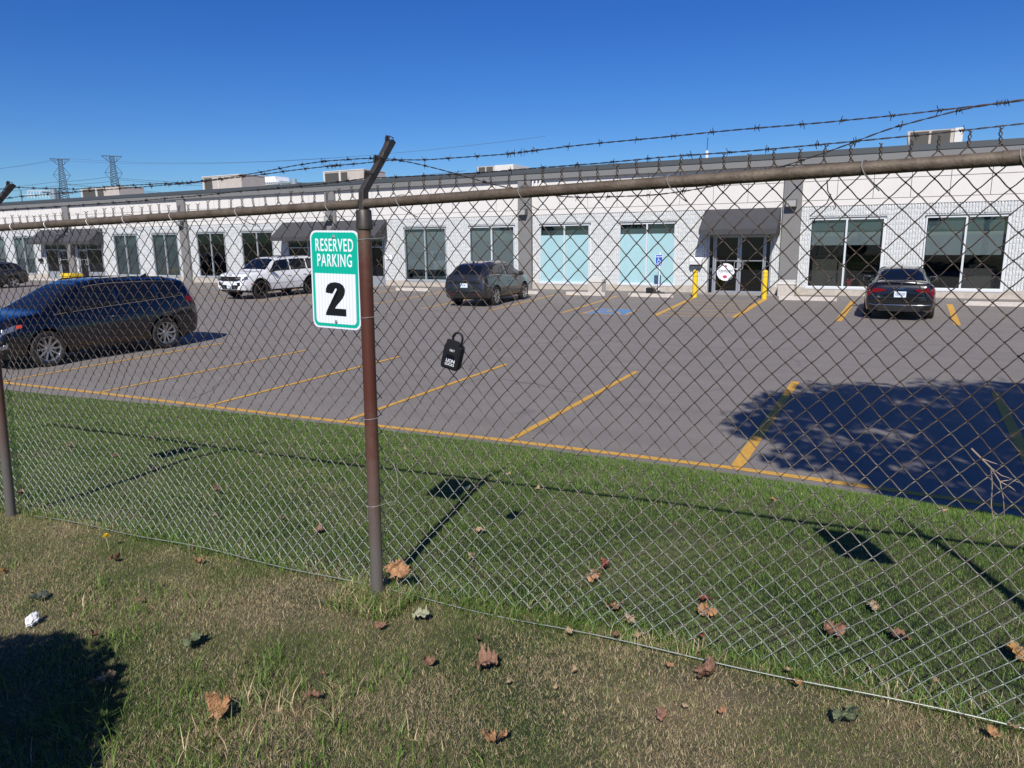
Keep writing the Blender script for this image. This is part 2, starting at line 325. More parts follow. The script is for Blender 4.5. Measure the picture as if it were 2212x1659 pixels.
def grid(name, xs, ys, fz, m, dz=0, **k):
    X, Y = np.meshgrid(xs, ys); Z = fz(X, Y)+dz; n, c = X.shape
    V = np.stack([X.ravel(), Y.ravel(), Z.ravel()], 1); i = np.arange((n-1)*c).reshape(n-1, c)[:, :-1].ravel()
    o = np_mesh(name, V, np.stack([i, i+1, i+c+1, i+c], 1), [m]); return tag(o, kind='structure', **k)
xs = np.concatenate([np.arange(-60, -9, 1.0), np.arange(-9, 2.5, .12), np.arange(2.5, 20, .8)])
TT = np.concatenate([np.linspace(-14, -1, 16), np.linspace(-.9, 5, 56)])
# lawn sheet follows the curved kerbless edge
n1 = 26; rows = []
for yv in TT: rows.append(np.full(len(xs), yv))
for k in range(1, n1+1): rows.append(4.95+.05+(edge_y(xs)+.06*np.sin(xs*7)*.3-5.0)*k/n1)
Yg = np.array(rows); Xg = np.tile(xs, (len(rows), 1)); Zg = lawn_z(Xg, Yg); Zg[-1] = -.02
c_ = len(xs); i_ = np.arange((len(rows)-1)*c_).reshape(-1, c_)[:, :-1].ravel()
tag(np_mesh('lawn', np.stack([Xg.ravel(), Yg.ravel(), Zg.ravel()], 1), np.stack([i_, i_+1, i_+c_+1, i_+c_], 1), [M_SOIL]), kind='structure', label='sloping lawn on both sides of the chain link fence')
grid('parking_lot', np.concatenate([np.arange(-120, -48, 6.), np.arange(-48, 14, 1.), np.arange(14, 60, 6.)]), np.concatenate([[6.3], np.arange(8, 34.5, 1.)]), lot_z, M_ASPH, label='grey asphalt parking lot')
g = MB(); g.quad((-3500, -1500, -.6), (3500, -1500, -.6), (3500, 4500, -.6), (-3500, 4500, -.6)); tag(g.build('ground', M_DIRT), kind='structure', label='level ground beyond the lot')

# ------------------------------------------------------------------ painted lines (4 mm sheets on the asphalt)
def stripe(mb, a, b, w, dz=.004):
    a = Vector(a); b = Vector(b); L = (b-a).length; d = (b-a)/L; nrm = Vector((-d.y, d.x))*(w/2); k = max(1, int(L/1.0)); prev = None
    for i in range(k+1):
        c = a+(b-a)*i/k; p, q = c+nrm, c-nrm
        cur = [(p.x, p.y, QZ(p.x, p.y)+dz), (q.x, q.y, QZ(q.x, q.y)+dz)]
        if prev: mb.quad(prev[0], prev[1], cur[1], cur[0])
        prev = cur
FRONT = [(-22, 7.05), (-15.2, 7.42), (-12.37, 7.60), (-9.66, 7.69), (-6.93, 7.83), (-4.25, 7.97), (-1.37, 8.06), (1.33, 7.98), (4.2, 7.9), (9, 7.8)]
mk = MB()
for a, b in zip(FRONT, FRONT[1:]): stripe(mk, a, b, .115)
for a, b, w in [((-1.37, 8.12), (-1.34, 13.55), .14), ((-4.25, 8.03), (-4.26, 13.38), .10), ((-6.93, 7.89), (-7.02, 13.12), .095), ((-9.66, 7.75), (-9.75, 13.08), .095),
             ((-12.37, 7.66), (-12.47, 12.91), .09), ((-15.2, 7.48), (-15.44, 12.96), .09), ((1.55, 8.04), (1.72, 13.95), .13), ((-18.1, 7.3), (-18.4, 12.8), .09), ((-21, 7.15), (-21.3, 12.7), .09)]: stripe(mk, a, b, w, .008)
o = mk.build('parking_line', M_YELLOW); tag(o, kind='structure', label='yellow stall lines painted along the lawn edge', cat='painted line')
mk = MB()
for a, b, w in [((-10.11, 23.08), (-10.54, 30.1), .11), ((-12.97, 22.8), (-13.48, 29.9), .10), ((-15.8, 22.65), (-16.45, 30.0), .10), ((-18.78, 23.0), (-19.5, 30.15), .10), ((-21.9, 22.9), (-22.7, 30.2), .1),
             ((-1.26, 23.65), (-1.13, 30.66), .20), ((1.84, 23.76), (2.03, 30.25), .18), ((4.95, 23.9), (5.1, 30.3), .16), ((-24.7, 22.7), (-25.7, 30.2), .1), ((-27.6, 22.9), (-28.9, 30.3), .1),
             ((-30.6, 23.6), (-32.2, 30.6), .1), ((-33.8, 24.2), (-35.6, 31.0), .1), ((-13.6, 29.98), (-12.3, 29.98), .07), ((-10.6, 30.3), (-9.4, 30.3), .07), ((-23.4, 30.5), (-22.6, 30.5), .07), ((-20, 30.2), (-19, 30.2), .07)]: stripe(mk, a, b, w)
tag(mk.build('parking_line', M_YELLOW), kind='structure', label='yellow stall lines painted in front of the building', cat='painted line')
mk = MB(); LA, LB, LC, LD = (-6.83, 23.29), (-7.24, 30.38), (-4.31, 23.61), (-4.38, 30.46)
stripe(mk, LA, LB, .17); stripe(mk, LC, LD, .19)
for t0, t1 in [(0, .02), (.14, .10), (.30, .24), (.46, .40), (.63, .56), (.80, .76)]:
    a = Vector(LA).lerp(Vector(LB), t0); b = Vector(LC).lerp(Vector(LD), t1+.03); stripe(mk, (a.x+.1, a.y), (b.x-.1, b.y), .085, .0045)
tag(mk.build('crosshatch_marking', M_YELLOW), kind='structure', label='yellow crosshatched walkway painted before the glass entrance', cat='painted marking')
mk = MB(); B4 = [(-9.32, 23.06), (-7.79, 23.13), (-7.93, 24.94), (-9.42, 24.84)]
mk.add([(x, y, QZ(x, y)+.004) for x, y in B4], [(0, 1, 2, 3)], 0)
def lm(pts, w):
    q = MB()
    for a, b in zip(pts, pts[1:]): stripe(q, a, b, w, .008)
    mk.add(q.v, q.f, 1)
lm([(-9.32, 23.02), (-7.79, 23.1)], .09); lm([(-7.79, 23.1), (-7.93, 24.97)], .09); lm([(-7.93, 24.97), (-9.42, 24.87)], .06); lm([(-9.42, 24.87), (-9.32, 23.02)], .09)
ccx, ccy = -8.66, 23.75
lm([(ccx+.42*math.cos(t), ccy+.42*math.sin(t)) for t in np.linspace(R(110), R(360), 12)], .08)
lm([(ccx-.12, ccy+.72), (ccx-.08, ccy+.2), (ccx+.32, ccy+.2), (ccx+.55, ccy-.3)], .08); lm([(ccx-.1, ccy+.45), (ccx+.3, ccy+.45)], .06); lm([(ccx-.16, ccy+.82), (ccx-.04, ccy+.82)], .12)
tag(mk.build('accessible_stall_marking', [M_BLUEP, M_YELLOW]), kind='structure', label='faded blue square with yellow wheelchair symbol on the asphalt', cat='painted marking')

# ------------------------------------------------------------------ building
BY = 33.0; X0, X1 = -74.0, 13.5
ZB, ZTOPB, ZFA, ZTOP = .40, 3.75, 5.46, 5.98
building = empty('commercial_building', (-30, BY, 0), 0, 'long low grey and white office building with charcoal awnings across the lot', 'building')
def place(o): o.matrix_parent_inverse = Matrix.Translation((30, -BY, 0)); return o
def bpart(mb, name, m, parent=None, smooth=False, label=None, **k):
    o = mb.build(name, m, parent or building, smooth)
    if parent is None: place(o)
    if label: o['label'] = label
    return o
PIL = [-67.2, -54.6, -41.87, -29.08, -16.45, -3.84, 8.8]
WIN = [(-66.3, -63.5, 'b'), (-62.15, -59.5, 'b'), (-49.5, -46.9, 'd'), (-45.3, -42.7, 'd'), (-40.79, -38.15, 'k'), (-36.64, -33.95, 'k'), (-24.0, -21.25, 'g'), (-19.8, -17.1, 'g'), (-15.67, -13.0, 'a'), (-11.5, -8.8, 'a'), (-3.1, -.3, 's'), (1.12, 3.86, 't'), (5.2, 7.9, 'g')]
WZ0, WZ1 = .42, 3.25
DOOR = [(-58.0, -55.15, 1), (-53.95, -50.95, 2), (-32.7, -29.7, 3), (-28.45, -25.45, 4), (-7.29, -4.58, 5)]
DZ1 = 2.69
holes = [(a, b, WZ0, WZ1) for a, b, _ in WIN]+[(a, b, -.1, DZ1) for a, b, _ in DOOR]
def free_spans(z0, z1):
    s = [(X0, X1)]
    for a, b, h0, h1 in holes:
        if h0 < z1-.02 and h1 > z0+.02:
            n = []
            for p, q in s:
                if b <= p or a >= q: n.append((p, q))
                else:
                    if a > p: n.append((p, a))
                    if b < q: n.append((b, q))
            s = n
    return s
# backing wall (real thickness) in horizontal bands round the openings
w = MB(); cuts = sorted({-.2, WZ0, DZ1, WZ1, ZTOPB})
for z0, z1 in zip(cuts, cuts[1:]):
    for p, q in free_spans(z0, z1): w.box(p, q, BY+.045, BY+.30, z0, z1)
bpart(w, 'wall', M_BLOCK)
# split-face ribs: each block face broken into rough vertical ribs
rb = MB(); rowh = .2; nrow = int((ZTOPB-ZB)/rowh+.5); rowh = (ZTOPB-ZB)/nrow; rib = .1016
for r in range(nrow):
    z0 = ZB+r*rowh; z1 = z0+rowh
    for p, q in free_spans(z0+.03, z1-.03):
        k0 = math.ceil((p-X0)/rib-.3); k1 = int((q-X0)/rib+.3); near = q > -20
        for k in range(k0, k1):
            a = max(p, X0+k*rib+.008); b = min(q, X0+(k+1)*rib-.010)
            if b-a < .02: continue
            ja = [random.uniform(-.012, .012) for _ in range(6)]; y = BY+.012
            zt = z1-.001; zm = (z0+zt)/2+random.uniform(-.04, .04)
            v = [(a, BY+.05, z0+.001), (b, BY+.05, z0+.001), (b, BY+.05, zt), (a, BY+.05, zt),
                 (a+.006, y+ja[0], z0+.002), (b-.006, y+ja[1], z0+.002), (b-.004, y+ja[2], zm), (b-.006, y+ja[3], zt-.002), (a+.006, y+ja[4], zt-.002), (a+.004, y+ja[5], zm), ((a+b)/2, y-.012+random.uniform(-.01, .01), zm)]
            rb.add(v, [(4, 5, 10), (5, 6, 10), (6, 7, 10), (7, 8, 10), (8, 9, 10), (9, 4, 10), (0, 4, 9, 8, 3), (1, 2, 7, 6, 5), (2, 3, 8, 7), (0, 1, 5, 4)])
bpart(rb, 'ribbed_block_facing', M_BLOCK)
fd = MB()
xs_d = sorted([(a-.05, b+.05) for a, b, _ in DOOR]); p = X0
for a, b in xs_d+[(X1, X1)]:
    fd.bbox(p, a, BY-.05, BY+.2, -.25, ZB-.004, .012); p = b
bpart(fd, 'foundation_curb', M_CONC)
# stucco panels
pn = MB(); jn = MB(); jn.box(X0, X1, BY+.03, BY+.30, ZTOPB+.001, ZFA); 
zl = [ZTOPB+.01, 4.0, 4.77, ZFA]
edges = [X0]+[v for c in PIL for v in (c-.36, c+.36)]+[X1]
for s in range(0, len(edges), 2):
    a, b = edges[s], edges[s+1]; n = max(1, round((b-a)/1.40)); ws = (b-a)/n
    for i in range(n):
        for j in range(1, 3): pn.box(a+i*ws+(.011 if i else 0), a+(i+1)*ws-(.011 if i < n-1 else 0), BY-.012, BY+.06, zl[j]+.011, zl[j+1]-(.011 if j < 2 else 0))
    pn.box(a, b, BY-.012, BY+.06, zl[0], zl[1]-.009)
bpart(pn, 'stucco_panels', M_PANEL); bpart(jn, 'panel_backing', M_JOINT)
for c in PIL:
    q = MB(); q.box(c-.36, c+.36, BY-.16, BY+.1, -.2, ZFA); bpart(q, 'pilaster', M_PIL)
q = MB(); q.prism([(BY-.20, ZFA), (BY-.20, ZFA+.27), (BY+.4, ZFA+.27), (BY+.4, ZFA)], X0-.1, X1+.1, ax='x'); bpart(q, 'fascia', M_FASC)
q = MB(); q.prism([(BY-.23, ZFA+.272), (BY-.23, ZFA+.30), (BY-.05, ZTOP), (BY+.45, ZTOP), (BY+.45, ZFA+.272)], X0-.12, X1+.12, ax='x'); bpart(q, 'roof_edge_flashing', M_CAP)
q = MB(); q.box(X0, X1, BY+.46, BY+28, ZTOP-.5, ZTOP-.35); q.box(X0, X1, BY+27.7, BY+28, -.2, ZTOP-.5); q.box(X0, X0+.3, BY+.31, BY+27.6, -.2, ZTOP-.5); q.box(X1-.3, X1, BY+.31, BY+27.6, -.2, ZTOP-.5)
bpart(q, 'roof', M_CONC2)
q = MB(); q.box(X0+.4, X1-.4, BY+3.4, BY+3.5, 0, 4.6); q.box(X0+.4, X1-.4, BY+.31, BY+3.4, .05, .10); q.box(X0+.4, X1-.4, BY+.31, BY+3.4, 3.6, 3.7)
for c in PIL: q.box(c-.05, c+.05, BY+.31, BY+3.4, .11, 3.6)
bpart(q, 'interior_room', M_INT)
# small step between the lot and the wall
# windows
def window(a, b, kind):
    fr = MB(); f = .055; y0, y1 = BY-.02, BY+.12; z0, z1 = WZ0, WZ1
    fr.box(a, b, y0, y1, z0, z0+f); fr.box(a, b, y0, y1, z1-f, z1); fr.box(a, a+f, y0, y1, z0+f, z1-f); fr.box(b-f, b, y0, y1, z0+f, z1-f)
    m = (a+b)/2; fr.box(m-.035, m+.035, y0, y1, z0+f, z1-f); fr.box(a-.05, b+.05, BY-.07, BY-.021, z0-.07, z0+.015)
    o = bpart(fr, 'window', M_FRAMEG if a < -20 else M_FRAME)
    hd = MB(); hd.box(a-.04, b+.04, BY-.03, BY+.05, z1+.001, z1+.05); bpart(hd, 'lintel', M_CAP, o)
    for p, q in ((a+f, m-.035), (m+.035, b-f)):
        g = MB(); g.box(p, q, BY+.045, BY+.053, z0+f, z1-f)
        go = bpart(g, 'pane', M_GLASSD if kind in 'k' else M_GLASS, o)
    bl = MB(); bb = BY+.16
    def sheet(mb, p, q, z0, z1, dy=0): mb.box(p, q, bb+dy, bb+dy+.006, z0, z1)
    if kind in 'st':
        zb = 2.20 if kind == 's' else 1.79
        for p, q in ((a+.08, m-.06), (m+.02, b-.13)):
            bl = MB(); sheet(bl, p, q, zb, z1); bl.box(p, q, bb-.01, bb+.014, zb-.035, zb-.001); bpart(bl, 'roller_blind', M_BLIND, o)
            b2 = MB(); b2.box(p, q, bb-.045, bb-.035, 2.74 if kind == 's' else 2.70, z1); bpart(b2, 'blind_valance', M_BLINDD, o)
    elif kind in 'gbd':
        for p, q in ((a+.07, m-.04), (m+.04, b-.07)):
            bl = MB(); sheet(bl, p, q, (1.55 if kind == 'b' else (1.0 if kind == 'g' else z0+.05)), z1)
            bpart(bl, 'roller_blind', M_BLIND if kind in 'gb' else M_BLINDD, o)
        if kind == 'b':
            for p, q in ((a+.07, m-.04), (m+.04, b-.07)):
                bl = MB(); sheet(bl, p, q, z0, 1.54, .05); bpart(bl, 'lower_blind', M_BLINDD, o)
        if kind == 'g':
            for p, q in ((a+.07, m-.04), (m+.04, b-.07)):
                bl = MB(); sheet(bl, p, q, z0, .98, .4); bpart(bl, 'low_shelf', M_BLINDD, o)
    elif kind == 'a':
        for p, q in ((a+f, m-.035), (m+.035, b-f)):
            bl = MB(); bl.box(p+.004, q-.004, BY+.038, BY+.044, z0+f, 2.75); bpart(bl, 'frosted_film', M_FILM, o)
            bl = MB(); sheet(bl, p, q, 2.74, z1, .05); bpart(bl, 'roller_blind', M_BLINDD, o)
    if kind == 's':
        c = MB(); c.box(a+.12, m-.30, BY+.8, BY+.84, .3, 1.75); c.box(m-.26, m+.05, BY+1.0, BY+1.04, .3, 2.0); bpart(c, 'partition', M_CARD, o)
        c = MB()
        for i in range(16): 
            t = random.uniform(0, 6.28); rr = random.uniform(0, .16); M_ = Matrix.Translation((m+.24+rr*math.cos(t), BY+.25, .62+abs(rr*math.sin(t)))) @ Matrix.Rotation(random.uniform(0, 3), 4, 'Y')
            c.lathe([(.001, -.04), (.045, -.02), (.05, .01), (.001, .04)], 7, 0, M_)
        c.lathe([(.06, 0), (.09, .16)], 10, 0, Matrix.Translation((m+.24, BY+.25, .45))); bpart(c, 'red_flowers', M_RED, o)
    if kind == 't':
        c = MB(); c.box(m+.05, b-.2, BY+.7, BY+1.2, .3, 1.22); bpart(c, 'counter', M_CARD, o)
        c = MB(); c.bbox(m+.30, m+.70, BY+.8, BY+1.1, 1.23, 1.36, .01); c.bbox(m+.8, m+1.0, BY+.8, BY+1.0, 1.23, 1.31, .01); bpart(c, 'cardboard_box', mat('cardboard', (.45, .36, .25), .9), o)
    return o
for a, b, k in WIN: window(a, b, k)
# entrances with awnings
def leaf_door(parent, p, q, z0, z1, hinge, y=BY+.06):
    d = MB(); s = .085; d.box(p, p+s, y, y+.045, z0, z1); d.box(q-s, q, y, y+.045, z0, z1); d.box(p+s, q-s, y, y+.045, z1-s, z1); d.box(p+s, q-s, y, y+.045, z0, z0+.14)
    d.box(p+s, q-s, y+.008, y+.035, 1.50, 1.535)
    o = bpart(d, 'door', M_FRAMED, parent)
    g = MB(); g.box(p+s, q-s, y+.02, y+.028, z0+.14, 1.50); g.box(p+s, q-s, y+.02, y+.028, 1.535, z1-s); bpart(g, 'glass', M_GLASSD, o)
    h = MB(); hx = q-.045 if hinge < 0 else p+.045; sg = -1 if hinge < 0 else 1
    h.tube([(hx, y-.002, 1.50), (hx+sg*.0, y-.07, 1.50), (hx+sg*.10, y-.09, 1.48), (hx+sg*.13, y-.09, 1.44), (hx+sg*.13, y-.09, 1.20), (hx+sg*.10, y-.09, 1.16), (hx, y-.07, 1.15), (hx, y-.002, 1.15)], .016, 8); bpart(h, 'handle', M_ALU, o, True)
    return o
for a, b, k in DOOR:
    z0 = .02; fr = MB(); y0, y1 = BY-.02, BY+.14; f = .06
    sl = .22 if k == 5 else .06
    fr.box(a, b, y0, y1, DZ1-f, DZ1-.004); fr.box(a, a+f, y0, y1, 0, DZ1-f); fr.box(b-f, b, y0, y1, 0, DZ1-f)
    if k == 5:
        fr.box(a+sl, a+sl+.05, y0, y1, 0, DZ1-f); fr.box(b-sl-.05, b-sl, y0, y1, 0, DZ1-f); fr.box(a+f, b-f, y0+.01, y1+.02, 0, .035)
        o = bpart(fr, 'entrance', M_FRAMED)
        m = (a+b)/2; leaf_door(o, a+sl+.055, m-.006, .05, DZ1-f-.01, -1); leaf_door(o, m+.006, b-sl-.055, .05, DZ1-f-.01, 1)
        g = MB(); g.box(a+f, a+sl, BY+.05, BY+.058, .05, DZ1-f); bpart(g, 'sidelight', M_GLASSD, o); g = MB(); g.box(b-sl, b-f, BY+.05, BY+.058, .05, DZ1-f); bpart(g, 'sidelight', M_GLASSD, o)
        cr = MB(); cr.bbox(a+.10, a+.20, BY-.05, BY-.021, 1.05, 1.2, .01); bpart(cr, 'intercom', M_CAP, o)
    else:
        m = a+1.62 if k in (1, 3) else a+1.15
        fr.box(m-.04, m+.04, y0, y1, 0, DZ1-f); fr.box(a+f, b-f, y0+.01, y1-.01, 2.22, 2.28)
        if k in (1, 3): fr.box(a+f, m-.04, y0, y1, .0, .62)
        else: fr.box(m+.04, b-f, y0, y1, .0, .62)
        o = bpart(fr, 'entrance', M_FRAMED)
        if k in (1, 3): leaf_door(o, m+.045, b-f-.005, .05, 2.215, 1); g0, g1 = a+f, m-.04
        else: leaf_door(o, a+f+.005, m-.045, .05, 2.215, -1); g0, g1 = m+.04, b-f
        g = MB(); g.box(g0, g1, BY+.05, BY+.058, .62, 2.22); bpart(g, 'sidelight', M_GLASSD, o); g = MB(); g.box(a+f, b-f, BY+.05, BY+.058, 2.28, DZ1-f); bpart(g, 'transom', M_GLASSD, o)
        if k in (2, 4):
            g = MB(); g.box(g0+.05, g1-.05, BY+.2, BY+.21, .6, 1.35); bpart(g, 'lower_blind', M_BLIND, o)
    th = MB(); th.bbox(a-.3, b+.3, BY-1.0, BY-.05, -.1, QZ((a+b)/2, 32)+.02, .006); bpart(th, 'threshold', M_WALK, o)
    # awning: sloped canvas, triangular closed sides, straight valance
    ax0, ax1 = (a-.30, b+.30) if k != 5 else (-7.50, -4.28)
    yt, yf, zt, zv, zb = BY-.012-.002, BY-1.1, 3.74, 2.89, 2.67
    aw = MB(); t = .02
    aw.add([(ax0, yt, zt), (ax1, yt, zt), (ax1, yf, zv), (ax0, yf, zv), (ax0, yf, zb), (ax1, yf, zb), (ax0, yt, zb), (ax1, yt, zb)],
           [(0, 1, 2, 3), (3, 2, 5, 4), (0, 3, 4, 6), (1, 7, 5, 2)], 0)
    ao = bpart(aw, 'awning', M_AWN); sm_ = ao.modifiers.new('s', 'SOLIDIFY'); sm_.thickness = .015; sm_.offset = -1
    fr = MB()
    for X in (ax0+.03, (ax0+ax1)/2, ax1-.03): fr.tube([(X, yt-.03, zt-.06), (X, yf+.04, zv-.03), (X, yf+.04, zb+.02), (X, yt-.03, zb+.02)], .013, 6)
    fr.tube([(ax0+.03, yf+.04, zb+.02), (ax1-.03, yf+.04, zb+.02)], .013, 6); bpart(fr, 'awning_frame', M_ALU, ao)
# wall packs on the pilasters
for c in PIL[1:6]:
    l = MB(); y = BY-.16; cx = c-.02; l.prism([(y-.001, 3.78), (y-.30, 3.76), (y-.27, 4.06), (y-.001, 4.08)], cx-.21, cx+.21, ax='x')
    lo = bpart(l, 'wall_lamp', mat('lamp_housing', (.12, .115, .11), .5))
    l = MB(); l.add([(cx-.18, y-.302, 3.80), (cx+.18, y-.302, 3.80), (cx+.18, y-.279, 4.02), (cx-.18, y-.279, 4.02)], [(0, 1, 2, 3)]); l.box(cx-.18, cx+.18, y-.305, y-.296, 3.78, 3.80); bpart(l, 'lens', mat('lamp_lens', (.35, .34, .31), .25), lo)
# house number plates and letter box
for X, Z, s in [(-25.07, 1.69, '101'), (-7.77, 1.55, '105'), (-58.6, 1.5, '')]:
    l = MB(); 
    if s: l.bbox(X-.24, X+.24, BY-.06, BY-.03, Z-.13, Z+.12, .01)
    else: l.bbox(X-.2, X+.2, BY-.2, BY-.03, Z-.15, Z+.1, .02)
    po = bpart(l, 'number_plate' if s else 'letter_box', M_WHITE if s else M_BLACK)
    if s == '101': place(text_obj('numerals', s, .17, Matrix.Translation((X, BY-.062, Z)) @ FACE_S, M_PIL, building)); 
l = MB(); l.prism([(BY-.03, 1.36), (BY-.30, 1.36), (BY-.34, 1.55), (BY-.03, 1.68)], -8.03, -7.50, ax='x'); bpart(l, 'letter_box', M_WHITE)
l = MB(); l.box(-8.0, -7.53, BY-.29, BY-.035, 1.30, 1.355); bpart(l, 'letter_box_base', M_BLACK)
l = MB()
for X in (-15.98, -15.78, -15.58): l.tube([(X, BY-.02, 5.10), (X, BY-.13, 5.15), (X, BY-.13, 5.36), (X, BY-.02, 5.42)], .05, 8)
bpart(l, 'roof_scupper', M_WHITE, smooth=True)
l = MB(); l.tube([(-7.8, BY+1.2, 5.4), (-7.8, BY+1.2, 6.42)], .07, 8); ro = bpart(l, 'roof_mast', M_WHITE); l = MB(); l.tube([(-7.8, BY+1.2, 6.42), (-7.78, BY+1.2, 7.0)], .018, 6); bpart(l, 'aerial', M_CAP, ro)
l = MB(); l.tube([(-38.6, 40, 5.6), (-38.6, 40, 6.6)], .12, 10); l.tube([(-38.6, 40, 6.6), (-38.6, 40, 7.05)], .2, 12); bpart(l, 'vent_pipe', M_ZINC)
# door sticker
sk = empty('door_sticker', (-6.50, BY+.055, 1.02), 0, 'round scalloped white sticker with red maple leaves on the left glass door', 'sticker')
s = MB(); n = 112; rr = .385
s.prism([(rr*(1+.035*math.cos(28*2*math.pi*i/n))*math.cos(2*math.pi*i/n), rr*(1+.035*math.cos(28*2*math.pi*i/n))*math.sin(2*math.pi*i/n)) for i in range(n)], -.004, 0); s.build('disc', M_SWHITE, sk)
s = MB()
for t0, t1 in ((112, 248), (-68, 68)): s.tube([(.315*math.cos(R(t)), -.005, .315*math.sin(R(t))) for t in range(t0, t1+1, 6)], .006, 5)
s.build('ring', M_SBLACK, sk)
text_obj('lettering', 'CANADIAN', .135, Matrix.Translation((0, -.007, .05)) @ FACE_S, M_SBLACK, sk, .82, .001, .002)
text_obj('lettering', 'FAMILY COMPANY', .075, Matrix.Translation((0, -.007, -.04)) @ FACE_S, M_PIL, sk, .80)
MAPLE = [(0, 1), (.10, .78), (.23, .85), (.17, .50), (.40, .68), (.45, .57), (.70, .62), (.60, .42), (.88, .32), (.70, .18), (.74, .04), (.40, -.14), (.36, -.30), (.05, -.22), (.025, -.6)]
MAPLE = MAPLE+[(-x, y) for x, y in MAPLE[::-1] if x > .001]
for cx, cz, sc in ((0, .24, .085), (-.02, -.24, .13)):
    s = MB(); s.prism([(cx+x*sc, cz+y*sc) for x, y in MAPLE], -.008, -.0045); s.build('maple_leaf_mark', M_RED, sk)

# rooftop units: things standing on the roof
def roof_unit(x0, x1, ztop, zb, label, style, y0=37.0, dy=2.2, hf=.42):
    r = empty('rooftop_unit', ((x0+x1)/2, y0+dy/2, ZTOP-.34), 0, label, 'rooftop unit', 'air handling units on the flat roof'); r_ = Matrix.Translation((-(x0+x1)/2, -(y0+dy/2), -(ZTOP-.34)))
    def bp(mb, nm, m):
        o = mb.build(nm, m, r); o.data.transform(r_); return o
    m = MB(); xm = x0+(x1-x0)*hf
    if style == 'hood':      # louvred economiser hood at one end
        m.bbox(xm, x1, y0, y0+dy, ZTOP-.3, ztop, .02); bp(m, 'cabinet', M_RTUL)
        h = MB(); h.prism([(x0, ztop-.01), (x0+.18, ZTOP+.05), (xm-.01, ZTOP+.05), (xm-.01, ztop-.02)], y0+.05, y0+dy-.05); bp(h, 'intake_hood', M_RTU)
        for k in range(2):
            wv = (xm-x0-.3)/2; a = x0+.14+k*(wv+.06); l = MB(); l.box(a, a+wv-.04, y0+.02, y0+.049, ZTOP+.10, ztop-.06); bp(l, 'louvre', M_LOUV)
    else:
        m.bbox(x0, x1, y0, y0+dy, ZTOP-.3, ztop, .02); bp(m, 'cabinet', M_RTU)
        h = MB(); h.box(x0-.03, x1+.03, y0-.03, y0+dy+.03, ztop+.001, ztop+.05); bp(h, 'top_cap', M_RTUL)
        for f0, f1 in ((.04, .38), (.44, .60)) if style == 'coil' else ((.05, .25),):
            l = MB(); l.box(x0+(x1-x0)*f0, x0+(x1-x0)*f1, y0-.012, y0-.001, ZTOP+.02, ztop-.08); bp(l, 'louvre', M_LOUV)
        l = MB(); l.box(x0-.01, x0+.10, y0-.02, y0-.013, ZTOP, ztop); l.box(x0+(x1-x0)*.40, x0+(x1-x0)*.40+.09, y0-.02, y0-.013, ZTOP, ztop); bp(l, 'corner_post', M_RTUL)
roof_unit(-58.9, -54.1, 7.05, 6.2, 'beige rooftop unit at the far left end, farthest along the roof', 'coil')
roof_unit(-44.5, -40.6, 7.25, 6.3, 'plain beige rooftop unit, second from the left, in front of the white tower', 'plain')
roof_unit(-33.1, -29.8, 7.0, 6.3, 'grey louvred rooftop unit left of the leaning fence arm', 'coil')
roof_unit(-21.6, -19.2, 6.72, 6.3, 'pale rooftop unit with slanted hood right of the fence post', 'hood', 37.0, 2.2, .50)
roof_unit(.2, 2.3, 6.98, 6.3, 'pale rooftop unit with slanted louvred hood nearest on the right', 'hood', 37.0, 2.2, .85)

# ------------------------------------------------------------------ things along the wall
def wheel_stop(a, b, label):
    a = Vector(a); b = Vector(b); L = (b-a).length; ang = math.atan2(b.y-a.y, b.x-a.x); c = (a+b)/2
    m = MB(); m.prism([(-.09, 0), (.09, 0), (.065, .13), (.045, .15), (-.045, .15), (-.065, .13)], -L/2, L/2, ax='x')
    for s_ in (-.7, .7): m.lathe([(.02, .151), (.02, .156)], 8, 1, Matrix.Translation((s_*L/2, 0, 0)))
    o = m.build('wheel_stop', [M_CONC2, M_BLACK]); o.location = (c.x, c.y, QZ(c.x, c.y)-.003); o.rotation_euler.z = ang
    tag(o, label, 'wheel stop', 'concrete wheel stops before the wall')
YS = 30.1
wheel_stop((-3.83, YS+.25), (-1.72, YS+.35), 'concrete wheel stop in front of the bin right of the entrance')
wheel_stop((2.45, 30.05), (4.55, 30.1), 'concrete wheel stop right of the black sedan')
wheel_stop((-12.96, YS), (-11.1, YS), 'concrete wheel stop in front of the low bin between the aqua windows')
wheel_stop((-10.0, YS), (-8.05, YS+.05), 'concrete wheel stop below the blue accessible parking sign')
wheel_stop((-16.1, YS-.05), (-14.35, YS-.05), 'concrete wheel stop ahead of the grey crossover, left of its front wheels')
wheel_stop((-19.3, YS), (-17.4, YS), 'concrete wheel stop partly hidden behind the grey crossover tail')
wheel_stop((-22.5, YS), (-20.4, YS), 'concrete wheel stop under the window left of the grey crossover')
wheel_stop((-25.9, YS), (-24.0, YS), 'concrete wheel stop just right of the brown fence post')
wheel_stop((-.6, 30.2), (1.3, 30.2), 'concrete wheel stop in front of the black sedan')
def bollard(x, y, label):
    e = empty('bollard', (x, y, QZ(x, y)), 0, label, 'bollard', 'yellow bollards by the entrance')
    m = MB(); m.lathe([(.105, -.05), (.105, 1.06), (.10, 1.10), (.08, 1.135), (.045, 1.155), (.001, 1.16)], 24); m.build('sleeve', M_YPAINT, e, True)
    for z in (.88, 1.04): b_ = MB(); b_.lathe([(.107, z), (.107, z+.012)], 24); b_.build('band', M_CAP, e)
bollard(-7.24, 30.5, 'yellow bollard left of the glass entrance'); bollard(-4.44, 30.6, 'yellow bollard right of the glass entrance')
